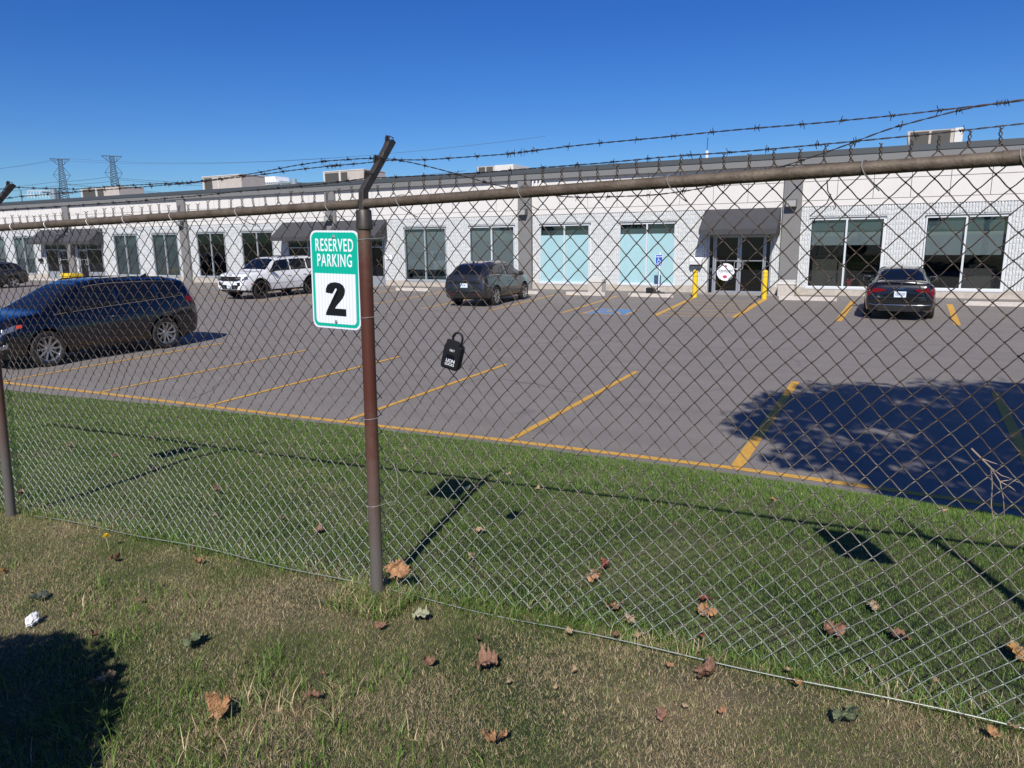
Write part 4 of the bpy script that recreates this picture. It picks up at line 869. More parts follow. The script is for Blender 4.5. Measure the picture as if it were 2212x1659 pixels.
# grey crossover (tail towards us)
GREY = paint('gunmetal_car_paint', (.040, .041, .043), .55, .33)
XO = dict(SUV, paint=GREY, clad=.34, wr_=.36, track=.92, axles=(1.42, -1.33), spokes=5, rim=M_RIM, flare=False,
    zt=[(-2.30, .70), (-2.27, .96), (-2.20, 1.12), (-1.98, 1.38), (-1.80, 1.53), (-1.5, 1.60), (-.8, 1.66), (-.1, 1.66), (.4, 1.60), (.65, 1.51), (1.25, 1.17), (1.36, 1.10), (1.9, .99), (2.12, .88), (2.24, .78), (2.30, .6)],
    zb=[(-2.30, .64), (-2.22, .98), (-2.0, 1.14), (-1.5, 1.14), (0, 1.05), (1.2, 1.0), (1.4, .97), (1.9, .88), (2.2, .74), (2.30, .54)],
    w=[(-2.30, .76), (-2.26, .86), (-2.12, .91), (-1.4, .93), (1.4, .93), (1.9, .89), (2.12, .82), (2.24, .72), (2.30, .58)],
    wr=[(-2.30, .52), (-2.1, .62), (-1.8, .60), (-1, .65), (.4, .64), (.7, .66), (1.3, .79), (2.0, .70), (2.30, .42)],
    zo=[(-2.30, .40), (-2.2, .32), (-1.9, .25), (1.9, .25), (2.2, .26), (2.30, .34)],
    ws=(.50, 1.26), rg=(-2.16, -1.80), side=[(-1.50, -.26, -1.42, -.26), (-.18, 1.14, -.18, .46)], seams=(1.05, -.22, -1.15), handles=(-.06, -1.0), mirror=.92, mmat=M_CLAD, hmat=GREY,
    skin=[('tail_lamp', M_CLAD, -2.25, -2.05, 4, .0, 4, .80), ('head_lamp', M_HEAD, 1.95, 2.25, 4, .15, 4, .75)],
    face=[('light_bar', M_CLAD, sym([(.60, .955), (.66, .88)]), -2.315, -2.25), ('rear_diffuser', M_CLAD, sym([(.58, .50), (.50, .38)]), -2.325, -2.25), ('reflector', M_TAIL, [(.40, .47), (.60, .50), (.60, .475), (.40, .445)], -2.33, -2.29), ('reflector', M_TAIL, [(-.40, .47), (-.60, .50), (-.60, .475), (-.40, .445)], -2.33, -2.29)],
    bars=[('bumper_crease', GREY, [(-2.22, -.80, .62), (-2.31, -.55, .58), (-2.32, 0, .57), (-2.31, .55, .58), (-2.22, .80, .62)], .035)], rails=None, plate=(-2.316, .79, 'DF 041', -1), fin=-1.45)
make_car('parked_car', 'gunmetal crossover parked nose to the wall beside the grey pilaster', XO, (-14.62, 26.0, QZ(-14.6, 26)), R(93))[0].scale = (1, 1, 1.04)
# low black sedan (tail towards us)
BLK = paint('black_car_paint', (.008, .008, .010), .3, .22)
SD = dict(SUV, paint=BLK, clad=.20, wr_=.335, track=.92, axles=(1.40, -1.42), spokes=5, rim=M_RIM, flare=False, trim=False,
    zt=[(-2.36, .60), (-2.33, .86), (-2.26, .97), (-2.05, 1.02), (-1.85, 1.06), (-1.2, 1.29), (-.7, 1.375), (-.1, 1.385), (.3, 1.35), (.55, 1.29), (1.12, 1.0), (1.25, .95), (1.9, .85), (2.16, .76), (2.30, .66), (2.38, .5)],
    zb=[(-2.36, .54), (-2.28, .86), (-2.0, .92), (-1.0, .90), (0, .88), (1.1, .86), (1.9, .78), (2.2, .66), (2.38, .46)],
    w=[(-2.36, .76), (-2.31, .84), (-2.12, .90), (-1.4, .925), (1.4, .925), (1.9, .89), (2.18, .80), (2.32, .68), (2.38, .56)],
    wr=[(-2.36, .64), (-2.1, .72), (-1.9, .68), (-1.2, .60), (-.7, .58), (.3, .58), (.6, .60), (1.2, .76), (2.0, .68), (2.38, .42)],
    zo=[(-2.36, .36), (-2.25, .26), (-1.9, .18), (1.9, .18), (2.2, .20), (2.38, .28)],
    ws=(.36, 1.14), rg=(-1.88, -.98), side=[(-1.55, -.24, -1.20, -.24), (-.16, 1.02, -.16, .34)], seams=(.98, -.20, -1.12), handles=(-.04, -1.0), mirror=.78, mmat=BLK,
    skin=[('tail_lamp', M_TAIL, -2.33, -2.12, 3, .95, 4, .92), ('head_lamp', M_HEAD, 1.98, 2.30, 4, .15, 4, .75)],
    face=[('tail_lamp', M_TAIL, [(.36, .82), (.70, .86), (.76, .74), (.60, .735), (.40, .78)], -2.375, -2.30), ('tail_lamp', M_TAIL, [(-.36, .82), (-.70, .86), (-.76, .74), (-.60, .735), (-.40, .78)], -2.375, -2.30),
          ('rear_diffuser', M_CLAD, sym([(.66, .40), (.55, .24)]), -2.40, -2.25), ('model_badge', M_CHROME, [(-.60, .620), (-.48, .620), (-.48, .610), (-.60, .610)], -2.372, -2.355), ('model_badge', M_CHROME, [(.52, .64), (.60, .64), (.58, .60), (.50, .60)], -2.372, -2.355)],
    bars=[('bumper_trim', M_CHROME, [(-2.33, -.80, .425), (-2.385, -.66, .412), (-2.41, -.45, .41), (-2.41, .45, .41), (-2.385, .66, .412), (-2.33, .80, .425)], .011), ('exhaust', M_RIMD, [(-2.42, .58, .30), (-2.2, .58, .30)], .042), ('exhaust', M_RIMD, [(-2.42, -.58, .30), (-2.2, -.58, .30)], .042),
          ('boot_spoiler', BLK, [(-2.22, -.66, .965), (-2.285, -.3, .995), (-2.29, 0, 1.0), (-2.285, .3, .995), (-2.22, .66, .965)], .022)], rails=None, plate=(-2.372, .69, 'CRRT\u00b7029', -1), fin=-.85)
r_, S_ = make_car('parked_car', 'low black sedan with red tail lamps parked nose to the wall at right', SD, (.34, 26.75, QZ(.3, 27)), R(90)); r_.scale = (1.02, 1.03, 1.12)
m = MB()
for k in range(4): m.tube([(-2.372, (k-1.5)*.052+.032*math.cos(t), .86+.032*math.sin(t)) for t in np.linspace(0, 2*math.pi, 17)], .0055, 5, cap=False)
m.build('ring_badge', M_CHROME, r_, True)
# dark SUV cut by the left edge
D2 = paint('charcoal_car_paint', (.022, .022, .024), .4, .3)
LS = dict(XO, paint=D2, rails=None, plate=None, face=[], bars=[]); 
make_car('parked_car', 'dark grey hatchback cut off by the left edge of the photo', LS, (-49.6, 24.2, 0), R(-90))

# ------------------------------------------------------------------ chain link fence
FY = 2.565
def rail_z(x): return float(np.interp(x, [-9, -5.35, -2.10, 1.12, 6], [2.655, 2.705, 2.760, 2.826, 2.92]))
POSTS = [(-8.6, None), (-5.37, None), (-2.115, None), (1.12, None)]
fence = empty('chain_link_fence', (-2.115, FY, LZ(-2.1, FY)), 0, 'weathered chain link fence with brown posts, top rail and three strands of barbed wire', 'fence')
finv = Matrix.Translation((2.115, -FY, -LZ(-2.1, FY)))
def fpart(mb, name, m, parent=None, smooth=False, label=None):
    o = mb.build(name, m, parent or fence, smooth)
    if parent is None: o.matrix_parent_inverse = finv
    if label: o['label'] = label
    return o
Wd, Hd, RW = .0785, .0845, .00205
NPT = 6
def warp(x, z, zr):
    """uneven, slightly bellied fabric"""
    u = np.clip((zr-z)/1.75, 0, 1)
    dy = .016*np.sin(x*2.1+.6)*np.sin(u*5.0)+.010*np.sin(x*5.3+z*3.1)+.010*u
    dy = dy+.055*np.clip((u-.55)/.45, 0, 1)**2*np.exp(-((x+.55)/1.25)**2)+.03*np.clip((u-.6)/.4, 0, 1)**2
    dx = .0045*np.sin(z*9+x*3.7)+.003*np.sin(x*17+z*5)
    dz = .0045*np.sin(x*6.1+z*2)+.004*np.sin(x*13.7-z*7)
    return dx, dy, dz
Vs, Qs = [], []; base = 0; NS = 5
def add_tubes(P, r, n=NS):
    """P (k,3) polyline -> ring tube appended to the big arrays"""
    global base
    k = len(P); T = np.gradient(P, axis=0); T /= np.linalg.norm(T, axis=1, keepdims=True)+1e-12
    ref = np.tile(np.array([0., 1., .001]), (k, 1)); N = np.cross(T, ref); N /= np.linalg.norm(N, axis=1, keepdims=True)+1e-12; B = np.cross(T, N)
    a = 2*np.pi*np.arange(n)/n; ring = P[:, None, :]+r*(np.cos(a)[None, :, None]*N[:, None, :]+np.sin(a)[None, :, None]*B[:, None, :])
    Vs.append(ring.reshape(-1, 3)); i = (np.arange(k-1)[:, None]*n+np.arange(n)[None, :]); j = (np.arange(k-1)[:, None]*n+(np.arange(n)[None, :]+1) % n)
    Qs.append(np.stack([i, j, j+n, i+n], -1).reshape(-1, 4)+base); base += k*n
XS0 = -1.549; k0 = int((-8.4-XS0)/(Wd/2)); k1 = int((2.6-XS0)/(Wd/2))
for k in range(k0, k1):
    xl = XS0+k*Wd/2; xr = xl+Wd/2; xm = (xl+xr)/2; zr = rail_z(xm); z_top = zr-.043-.017*np.clip((-2.1-xm)/.8, 0, 1)+Hd   # a node row just above the rail
    zg = LZ(xm, 2.66)-.012; par = k % 2                 # even pickets start at their left node
    rows = int((z_top-zg)/(Hd/2)); tt = []
    t = np.arange(0, rows*NPT+1)/NPT
    ph = (t+(0 if par == 0 else 1)) % 2; tri = np.where(ph < 1, ph, 2-ph)          # 0 = left node, 1 = right node
    s = tri-.5; tri = .5+s*(1.0+.16*(1-np.abs(2*s)))*.985
    x = xl-.0026+(xr-xl+.0052)*np.clip(tri, 0, 1)
    bow = np.sin(np.pi*(t % 1)); side = np.where((ph < 1), 1, -1)
    y = FY+.055+.0042*side*np.clip(bow*2.5, -1, 1)
    z = z_top-t*Hd/2+.0035*bow*side*0
    z = z+.0030*np.sin(2*np.pi*(t % 1))
    dx, dy, dz = warp(x, z, zr); P = np.stack([x+dx, y+dy, z+dz], 1); add_tubes(P, RW)
    if par == 0:   # twisted pair above the left node
        xn = xl; dx, dy, dz = warp(np.array([xn]), np.array([z_top]), zr); c = np.array([xn+dx[0], FY+.055+dy[0], z_top+dz[0]]); lean = random.uniform(-.006, .006); hh = random.uniform(.036, .046)
        for s0 in (0, math.pi):
            tt_ = np.linspace(0, 1, 15); an = s0+tt_*math.pi*2.7
            P = np.stack([c[0]+lean*tt_+.0040*np.cos(an), c[1]+.0040*np.sin(an), c[2]-.004+hh*tt_], 1)
            d = 1 if s0 == 0 else -1; end = P[-1]+np.array([d*.009*random.uniform(.6, 1.2), .004*d, .006]); P = np.vstack([P, end]); add_tubes(P, RW*.92)
fab = np_mesh('wire_mesh', np.vstack(Vs), np.vstack(Qs), [M_WIRE], fence); fab.matrix_parent_inverse = finv; fab['label'] = 'diamond wire mesh, brown near the rail and silver near the grass'
# bottom knuckles: short return hooks
kn = MB()
for k in range(k0, k1):
    if (k % 2) == 0:
        xm = XS0+k*Wd/2; pass
tw = MB(); pts = []
for x in np.arange(-5.15, 2.6, .08):
    zg = LZ(x, 2.63); pts.append((x, FY+.045+.008*math.sin(x*3)+.035*math.sin(min(1, max(0, (x+1.9)/3.5))*math.pi)*-.6, zg+.030+.007*math.sin(x*5)+.01*math.sin(x*1.7+1)))
tw.tube(pts, .0024, 6); fpart(tw, 'tension_wire', M_WIRE, None, True)
tw = MB(); tw.tube([(x, FY+.045, LZ(x, 2.63)+.03) for x in np.arange(-8.6, -5.5, .1)], .0026, 6); fpart(tw, 'tension_wire', M_ZINC, None, True)
# rails
for a, b in ((-8.6, -5.40), (-5.34, -2.092), (-2.064, .292), (.262, 3.6)):
    m = MB(); rr = .0210 if b != .292 else .0210
    m.tube([(x, FY, rail_z(x)) for x in np.linspace(a, b, 24)], rr if a != .262 else .0225, 24); fpart(m, 'top_rail', M_RAIL, None, True)
# posts with collar cap and angled arm
def fence_post(x, lean):
    zb = LZ(x, FY)-.03; zt = rail_z(x)-.035; tx = x+lean
    m = MB(); m.tube([(x+(tx-x)*t, FY, zb+(zt-zb)*t) for t in np.linspace(0, 1, 12)], .0305, 28); po = fpart(m, 'post', M_POST, None, True)
    c = MB(); Mx = Matrix.Translation((tx, FY, zt)); c.lathe([(.0335, -.075), (.0365, -.073), (.0375, -.055), (.0350, -.045), (.0345, .005), (.031, .010), (.001, .012)], 28, 0, Mx); fpart(c, 'collar_cap', M_ARM, po, True)
    # flat arm: goes up beside the rail then leans 45 degrees out
    a = MB(); w = .0135; prof = [(FY-.020, zt+.005), (FY+.022, zt+.005), (FY+.026, zt+.085), (FY+.245, zt+.318), (FY+.225, zt+.332), (FY+.19, zt+.318), (FY+.175, zt+.295), (FY+.150, zt+.268), (FY+.135, zt+.246), (FY+.105, zt+.218), (FY+.070, zt+.178), (FY+.052, zt+.165), (FY-.012, zt+.095)]
    a.prism(prof, tx-w, tx+w, ax='x')
    ao = fpart(a, 'barb_arm', M_ARM, po)
    bv = ao.modifiers.new('b', 'BEVEL'); bv.width = .003; bv.segments = 2
    for yy, zz in ((FY+.214, zt+.318), (FY+.122, zt+.224), (FY+.050, zt+.150)):   # sheet-metal hooks that hold the strands
        h = MB(); h.prism([(yy-.012, zz-.012), (yy+.004, zz+.004), (yy-.002, zz+.026), (yy-.012, zz+.030), (yy-.020, zz+.020), (yy-.022, zz)], tx-w*.9, tx-w*.3, ax='x'); h.tube([(tx-w*.2, yy-.006, zz), (tx+.006, yy-.010, zz+.026), (tx+w*1.4, yy+.004, zz+.016)], .0035, 6); fpart(h, 'hook', M_ARM, ao)
    return po
fence_post(-2.12, .042); fence_post(-5.37, .20); fence_post(1.12, -.02); fence_post(-8.6, .02)
# barbed strands; measured sag lines
WA = [(-5.7, 2.93), (-5.33, 2.955), (-4.956, 2.963), (-4.724, 2.948), (-4.346, 2.926), (-3.948, 2.928), (-3.33, 2.918), (-3.066, 2.928), (-2.821, 2.943), (-2.602, 2.962), (-2.409, 2.972), (-2.27, 2.971), (-2.167, 2.97), (-2.057, 2.963), (-1.986, 2.953), (-1.838, 2.943), (-1.431, 2.941), (-1.22, 2.95), (-1.057, 2.955), (-.79, 2.959), (-.522, 2.965), (-.254, 2.966), (.011, 2.972), (.22, 2.981), (.314, 2.987), (1.12, 3.03), (1.8, 3.02)]
WBs = [(-5.7, 2.93), (-5.35, 2.885), (-5.103, 2.9), (-4.898, 2.906), (-4.613, 2.907), (-4.332, 2.91), (-3.892, 2.91), (-3.33, 2.914), (-3.0, 2.925), (-2.789, 2.932), (-2.604, 2.941), (-2.378, 2.947), (-2.226, 2.948), (-2.08, 2.95), (-1.986, 2.953), (-1.857, 2.925), (-1.727, 2.891), (-1.6, 2.854), (-1.475, 2.819), (-1.439, 2.811), (-1.215, 2.766), (-1.087, 2.755), (-.82, 2.753), (-.689, 2.763), (-.557, 2.781), (-.3, 2.846), (-.165, 2.887), (-.039, 2.931), (.09, 2.958), (.187, 2.977), (.314, 2.983), (1.12, 3.03), (1.8, 3.0)]
WC = [(-5.7, 2.82), (-5.053, 2.819), (-4.863, 2.824), (-4.307, 2.826), (-3.748, 2.83), (-3.188, 2.841), (-2.913, 2.85), (-2.638, 2.855), (-2.359, 2.861), (-2.218, 2.868), (-2.094, 2.874), (-1.95, 2.871), (-1.54, 2.866), (-1.271, 2.871), (-.997, 2.874), (-.729, 2.882), (-.455, 2.883), (-.18, 2.89), (.089, 2.898), (.313, 2.909), (1.12, 2.935), (1.8, 2.92)]
def strand(pts, y, phase, extra=()):
    xs_, zs_ = [p[0] for p in pts], [p[1] for p in pts]; X = np.arange(xs_[0], xs_[-1], .012); Z = np.interp(X, xs_, zs_)
    ker = np.ones(9)/9; Z = np.convolve(np.pad(Z, 4, mode='edge'), ker, 'valid'); m = MB()
    Y = y+.004*np.sin(X*2.7+phase)
    for s0 in (0, math.pi):
        a = X*2*math.pi/.085+s0; m.tube(list(zip(X, Y+.0016*np.sin(a), Z+.0016*np.cos(a))), .00135, 5)
    bx = list(np.arange(xs_[0]+phase*.03+.04, xs_[-1], .140)); bx = [b+random.uniform(-.012, .012) for b in bx]+list(extra)
    for b in bx:
        z = float(np.interp(b, X, Z)); yy = float(np.interp(b, X, Y)); an = np.linspace(0, 4*math.pi, 18); r0 = random.uniform(0, 6.28)
        m.tube([(b-.006+.012*i/17, yy+.0040*math.sin(t+r0), z+.0040*math.cos(t+r0)) for i, t in enumerate(an)], .0016, 4)
        for i in range(4):
            a = r0+i*1.57+random.uniform(-.4, .4); d = Vector((random.uniform(-.5, .5), math.sin(a), math.cos(a))).normalized()*.0165; p = Vector((b+(-.006 if i % 2 else .006), yy, z)); m.tube([p-d*.1, p+d], [.0016, .0009], 4)
    return fpart(m, 'barbed_wire', M_BARB, None, True)
strand(WA, FY+.135, 1, (-1.42, -1.40, -1.37, -1.34, -1.31, -2.42, -2.40, -3.45, -3.33)); strand(WBs, FY+.128, 2, (-2.36, -2.345, -2.33, -2.31, -3.42)); strand(WC, FY+.06, 3, (-2.27, -1.09))
# tie wires
for x in (-4.80, -4.443, -4.036, -3.716, -3.332, -2.85, -2.274, -1.88, -1.297, -.712, -.1, .305):
    z = rail_z(x); m = MB(); tilt = .05 if x > -5 else 0; pts = []
    for i, a in enumerate(np.linspace(R(250), R(-20), 16)): pts.append((x+tilt*.15*i/15, FY-.0245*math.cos(a+math.pi), z+.0245*math.sin(a)*1.0) if False else (x+.010*(i/15), FY+.0245*math.cos(a)*1.0, z+.0245*math.sin(a)))
    # loop from behind, over the top, down the front and back to the fabric
    pts = [(x+.012, FY+.05, z+.012), (x+.008, FY+.028, z+.026), (x+.002, FY+.010, z+.0268), (x-.002, FY-.012, z+.0225), (x-.003, FY-.024, z+.006), (x+.002, FY-.024, z-.008), (x+.010, FY-.018, z-.022), (x+.022, FY-.002, z-.036), (x+.040, FY+.03, z-.056), (x+.050, FY+.055, z-.066)]
    m.tube(pts, .0021, 6); fpart(m, 'tie_wire', M_ALU, None, True)
for z in (2.603, 2.256, 1.782, 1.35):
    x = -2.12+.042*(z-.88)/1.85; m = MB(); pts = [(x-.06, FY+.055, z-.004), (x-.034, FY+.01, z-.002), (x-.022, FY-.026, z), (x, FY-.0325, z+.003), (x+.024, FY-.024, z+.005), (x+.036, FY+.006, z+.006), (x+.055, FY+.045, z+.008), (x+.062, FY+.062, z+.010), (x+.05, FY+.066, z-.002)]
    m.tube(pts, .0017, 6); fpart(m, 'tie_wire', M_ALU if z < 2.5 else M_ZINC, None, True)
# a broken picket end curling below the rail and a loose strand by the post foot
m = MB(); m.tube([(-.205, FY+.06, 2.775), (-.20, FY+.055, 2.74), (-.185, FY+.05, 2.715), (-.172, FY+.052, 2.69), (-.178, FY+.05, 2.68)], .0019, 6); m.tube([(-.19, FY+.06, 2.73), (-.20, FY+.05, 2.70), (-.235, FY+.055, 2.675), (-.25, FY+.06, 2.66)], .0019, 6); fpart(m, 'loose_wire', M_WIRE, None, True)
m = MB(); m.tube([(-2.02, FY+.05, 1.56), (-1.99, FY+.03, 1.53), (-1.975, FY+.02, 1.47), (-1.985, FY+.02, 1.40), (-2.01, FY+.03, 1.36), (-2.03, FY+.045, 1.355)], .0018, 6); fpart(m, 'loose_wire', M_ALU, None, True)

# ------------------------------------------------------------------ reserved parking signs wired to the fabric
def parking_sign(x0, x1, z0, z1, label, num):
    cx, cz = (x0+x1)/2, (z0+z1)/2; e = empty('parking_sign', (cx, FY+.032, z0), 0, label, 'sign', 'green reserved parking signs on the fence')
    hw, hh = (x1-x0)/2, (z1-z0)/2; Mz = Matrix.Translation((0, 0, hh)); sk_ = Matrix(((1, 0, .0, 0), (0, 1, 0, 0), (0, 0, 1, 0), (0, 0, 0, 1)))
    def P(poly, a, b, m, nm, par): q = MB(); q.prism(poly, a, b, M=Mz); return q.build(nm, m, par)
    pl = P(rrect(-hw, hw, -hh, hh, .035), -.001, .001, M_ZINC, 'plate', e)
    P(rrect(-hw+.0005, hw-.0005, -hh+.0005, hh-.0005, .035), -.0022, -.0011, M_SHEET, 'white_face', pl)
    gh = hh-.010; P(rrect(-hw+.009, hw-.009, -hh+.009, hh-.009, .030), -.0032, -.0023, M_SGREEN, 'green_field', pl)
    P([(-hw+.024, .030), (hw-.024, .030)][::-1]+[(p, q) for p, q in rrect(-hw+.024, hw-.024, -hh+.024, .030, .020) if q < .0], -.0042, -.0033, M_SHEET, 'white_panel', pl)
    text_obj('lettering', 'RESERVED', .082, Matrix.Translation((0, -.0036, hh+.158)) @ FACE_S, M_SWHITE, pl, .560, .0005, .0008, 1.14)
    text_obj('lettering', 'PARKING', .082, Matrix.Translation((.0, -.0036, hh+.088)) @ FACE_S, M_SWHITE, pl, .560, .0005, .0008, 1.14)
    # heavy numeral drawn as an outline
    if num == '2':
        o2 = [(.02, .68), (.03, .80), (.08, .91), (.17, .975), (.31, 1.0), (.45, .975), (.54, .91), (.59, .81), (.59, .72), (.57, .63), (.51, .52), (.42, .41), (.33, .30), (.28, .215), (.61, .215), (.61, 0), (0, 0), (.01, .07), (.05, .17), (.12, .28), (.22, .41), (.31, .52), (.375, .62), (.40, .70), (.395, .765), (.365, .805), (.31, .82), (.255, .80), (.222, .75), (.215, .655)]
        num_poly = [((x-.305)/.61*.124, -.166+z*.157) for x, z in o2]
        bm = bmesh.new(); vs_ = [bm.verts.new((a, -.0056, b+hh)) for a, b in num_poly]; f_ = bm.faces.new(vs_); bmesh.ops.triangulate(bm, faces=[f_]); r_e = bmesh.ops.extrude_face_region(bm, geom=list(bm.faces)); bmesh.ops.translate(bm, verts=[v for v in r_e['geom'] if isinstance(v, bmesh.types.BMVert)], vec=(0, .0012, 0)); me = bpy.data.meshes.new('numeral'); bm.to_mesh(me); bm.free(); mesh_obj('numeral', me, pl, [M_SBLACK])
    for zz in (.199, -.194):
        b = MB(); b.lathe([(.009, -.006), (.009, -.0043)], 20, 0, Matrix.Translation((0.0, 0, hh+zz)), ax='y'); b.lathe([(.0001, -.012), (.0045, -.0115), (.006, -.0062)], 6, 0, Matrix.Translation((0.0, 0, hh+zz)), ax='y'); b.build('bolt', M_ZINC, e)
    e.rotation_euler = (R(-1), R(1.2), 0)
    return e

parking_sign(-2.445, -2.153, 2.194, 2.650, 'green and white reserved parking sign with number 2 beside the brown post', '2')
parking_sign(-5.78, -5.49, 2.10, 2.55, 'green reserved parking sign by the far left post, outside the photo', '')
parking_sign(.386, .678, 2.225, 2.680, 'white and green sign edge cut off by the right edge of the photo', '')

# ------------------------------------------------------------------ key safe hanging on the fabric
e = empty('key_safe', (-1.637, FY+.004, 2.108), 0, 'black combination key lock box with white lettering hanging on the fence', 'lock box')
def rr3(hw, hh, y0, y1, r, bev):
    bm = bmesh.new(); pr = rrect(-hw, hw, -hh, hh, r, 6); a = [bm.verts.new((p, y0, q)) for p, q in pr]; f = bm.faces.new(a); r_e = bmesh.ops.extrude_face_region(bm, geom=[f]); bmesh.ops.translate(bm, verts=[v for v in r_e['geom'] if isinstance(v, bmesh.types.BMVert)], vec=(0, y1-y0, 0))
    bmesh.ops.recalc_face_normals(bm, faces=list(bm.faces)); eg = [x for x in bm.edges if abs(x.verts[0].co.y-x.verts[1].co.y) < 1e-6]; bmesh.ops.bevel(bm, geom=eg, offset=bev, segments=4, affect='EDGES', profile=.6)
    bm.verts.index_update(); m = MB(); m.add([v.co.copy() for v in bm.verts], [[v.index for v in f.verts] for f in bm.faces]); bm.free(); return m
bd = rr3(.0355, .0480, -.022, .018, .012, .008).build('body', M_LOCK, e, True)
rr3(.0275, .0405, -.0255, -.020, .009, .0015).build('front_cover', M_LOCK, bd, True)
rr3(.0175, .0095, -.0262, -.0252, .004, .0003).build('dial_window', mat('dial_gloss', (.008, .009, .014), .1), bd)
d = MB()
for k in range(4): d.lathe([(.006, -.0017), (.0068, 0), (.006, .0017)], 16, 0, Matrix.Translation((-.006+k*.0055, -.0225, .026)) @ Matrix.Rotation(R(90), 4, 'Y'))
for o_ in (bd.children[1],): 
    for v in o_.data.vertices: v.co.z += .0255
d.build('dial', M_ZINC, bd)
text_obj('dial_digits', '0000', .007, Matrix.Translation((.002, -.0298, .026)) @ FACE_S, M_SWHITE, bd, .8, .0002)
text_obj('lettering', 'LION', .0170, Matrix.Translation((.0035, -.0262, -.0135)) @ FACE_S, M_SWHITE, bd, .92, .0003, .00028)
text_obj('lettering', 'LOCKS', .0130, Matrix.Translation((.0030, -.0262, -.0270)) @ FACE_S, M_SWHITE, bd, .92, .0003, .0002)
s = MB(); s.tube([(-.013, 0, .044), (-.015, 0, .066)]+[(.004+.019*math.cos(t), -.002, .072+.020*math.sin(t)) for t in np.linspace(R(180), 0, 12)]+[(.023, 0, .066), (.021, 0, .040)], .0042, 10); s.build('shackle', M_LOCK, e, True)
e.rotation_euler = (0, R(15), R(8)); e.scale = (1.16,)*3

# ------------------------------------------------------------------ leaves, dandelion, tissue, twig
def leaf_mesh(seed, curl, fold):
    rnd = random.Random(seed); bm = bmesh.new(); vs_ = [bm.verts.new((x*(.62+rnd.uniform(-.05, .05)), y*.62+rnd.uniform(-.03, .03), 0)) for x, y in MAPLE]
    f = bm.faces.new(vs_); bmesh.ops.triangulate(bm, faces=[f]); bmesh.ops.subdivide_edges(bm, edges=list(bm.edges), cuts=2, use_grid_fill=True); bmesh.ops.triangulate(bm, faces=list(bm.faces))
    a = rnd.uniform(0, 6.28); 
    for v in bm.verts:
        x, y = v.co.x, v.co.y-.1; u, w_ = x*math.cos(a)+y*math.sin(a), -x*math.sin(a)+y*math.cos(a); r2 = x*x+y*y
        v.co.z = curl*(u*u*1.5+r2*.3)+fold*abs(w_)*.6+.12*math.sin(9*x+seed)*math.cos(8*y+seed)+.08*math.sin(19*x+2*seed)*math.sin(17*y)
        s_ = 1-.32*curl*min(1, r2*1.6); v.co.x *= s_; v.co.y *= s_
    me = bpy.data.meshes.new('fallen_leaf'); bm.to_mesh(me); bm.free(); me.shade_smooth(); return me
LM = [leaf_mesh(i, c, f) for i, (c, f) in enumerate([(.12, .1), (.35, .15), (.55, .2), (.8, .1), (.4, .45), (1.1, .3)])]
def leaf_mat(nm, c1, c2): 
    m = mat(nm, tuple(c*.75 for c in c1), .7, col2=tuple(min(1, c*1.1) for c in c2), vscale=5, detail=10, bump=.5, bscale=14, dist=.05); return m
LC = dict(o=leaf_mat('orange_leaf', (.36, .15, .065), (.52, .31, .16)), b=leaf_mat('brown_leaf', (.18, .085, .05), (.36, .20, .13)), t=leaf_mat('tan_leaf', (.40, .26, .15), (.56, .42, .27)),
          g=leaf_mat('green_leaf', (.075, .10, .045), (.17, .20, .10)), p=leaf_mat('pale_green_leaf', (.30, .34, .20), (.50, .48, .32)), r=leaf_mat('red_leaf', (.22, .02, .02), (.40, .11, .06)), y=leaf_mat('yellow_leaf', (.5, .32, .08), (.35, .16, .08)), d=leaf_mat('dark_leaf', (.03, .045, .03), (.10, .13, .11)))
CN = dict(o='orange', b='brown', t='tan', g='green', p='pale green', r='red', y='yellowish', d='dark')
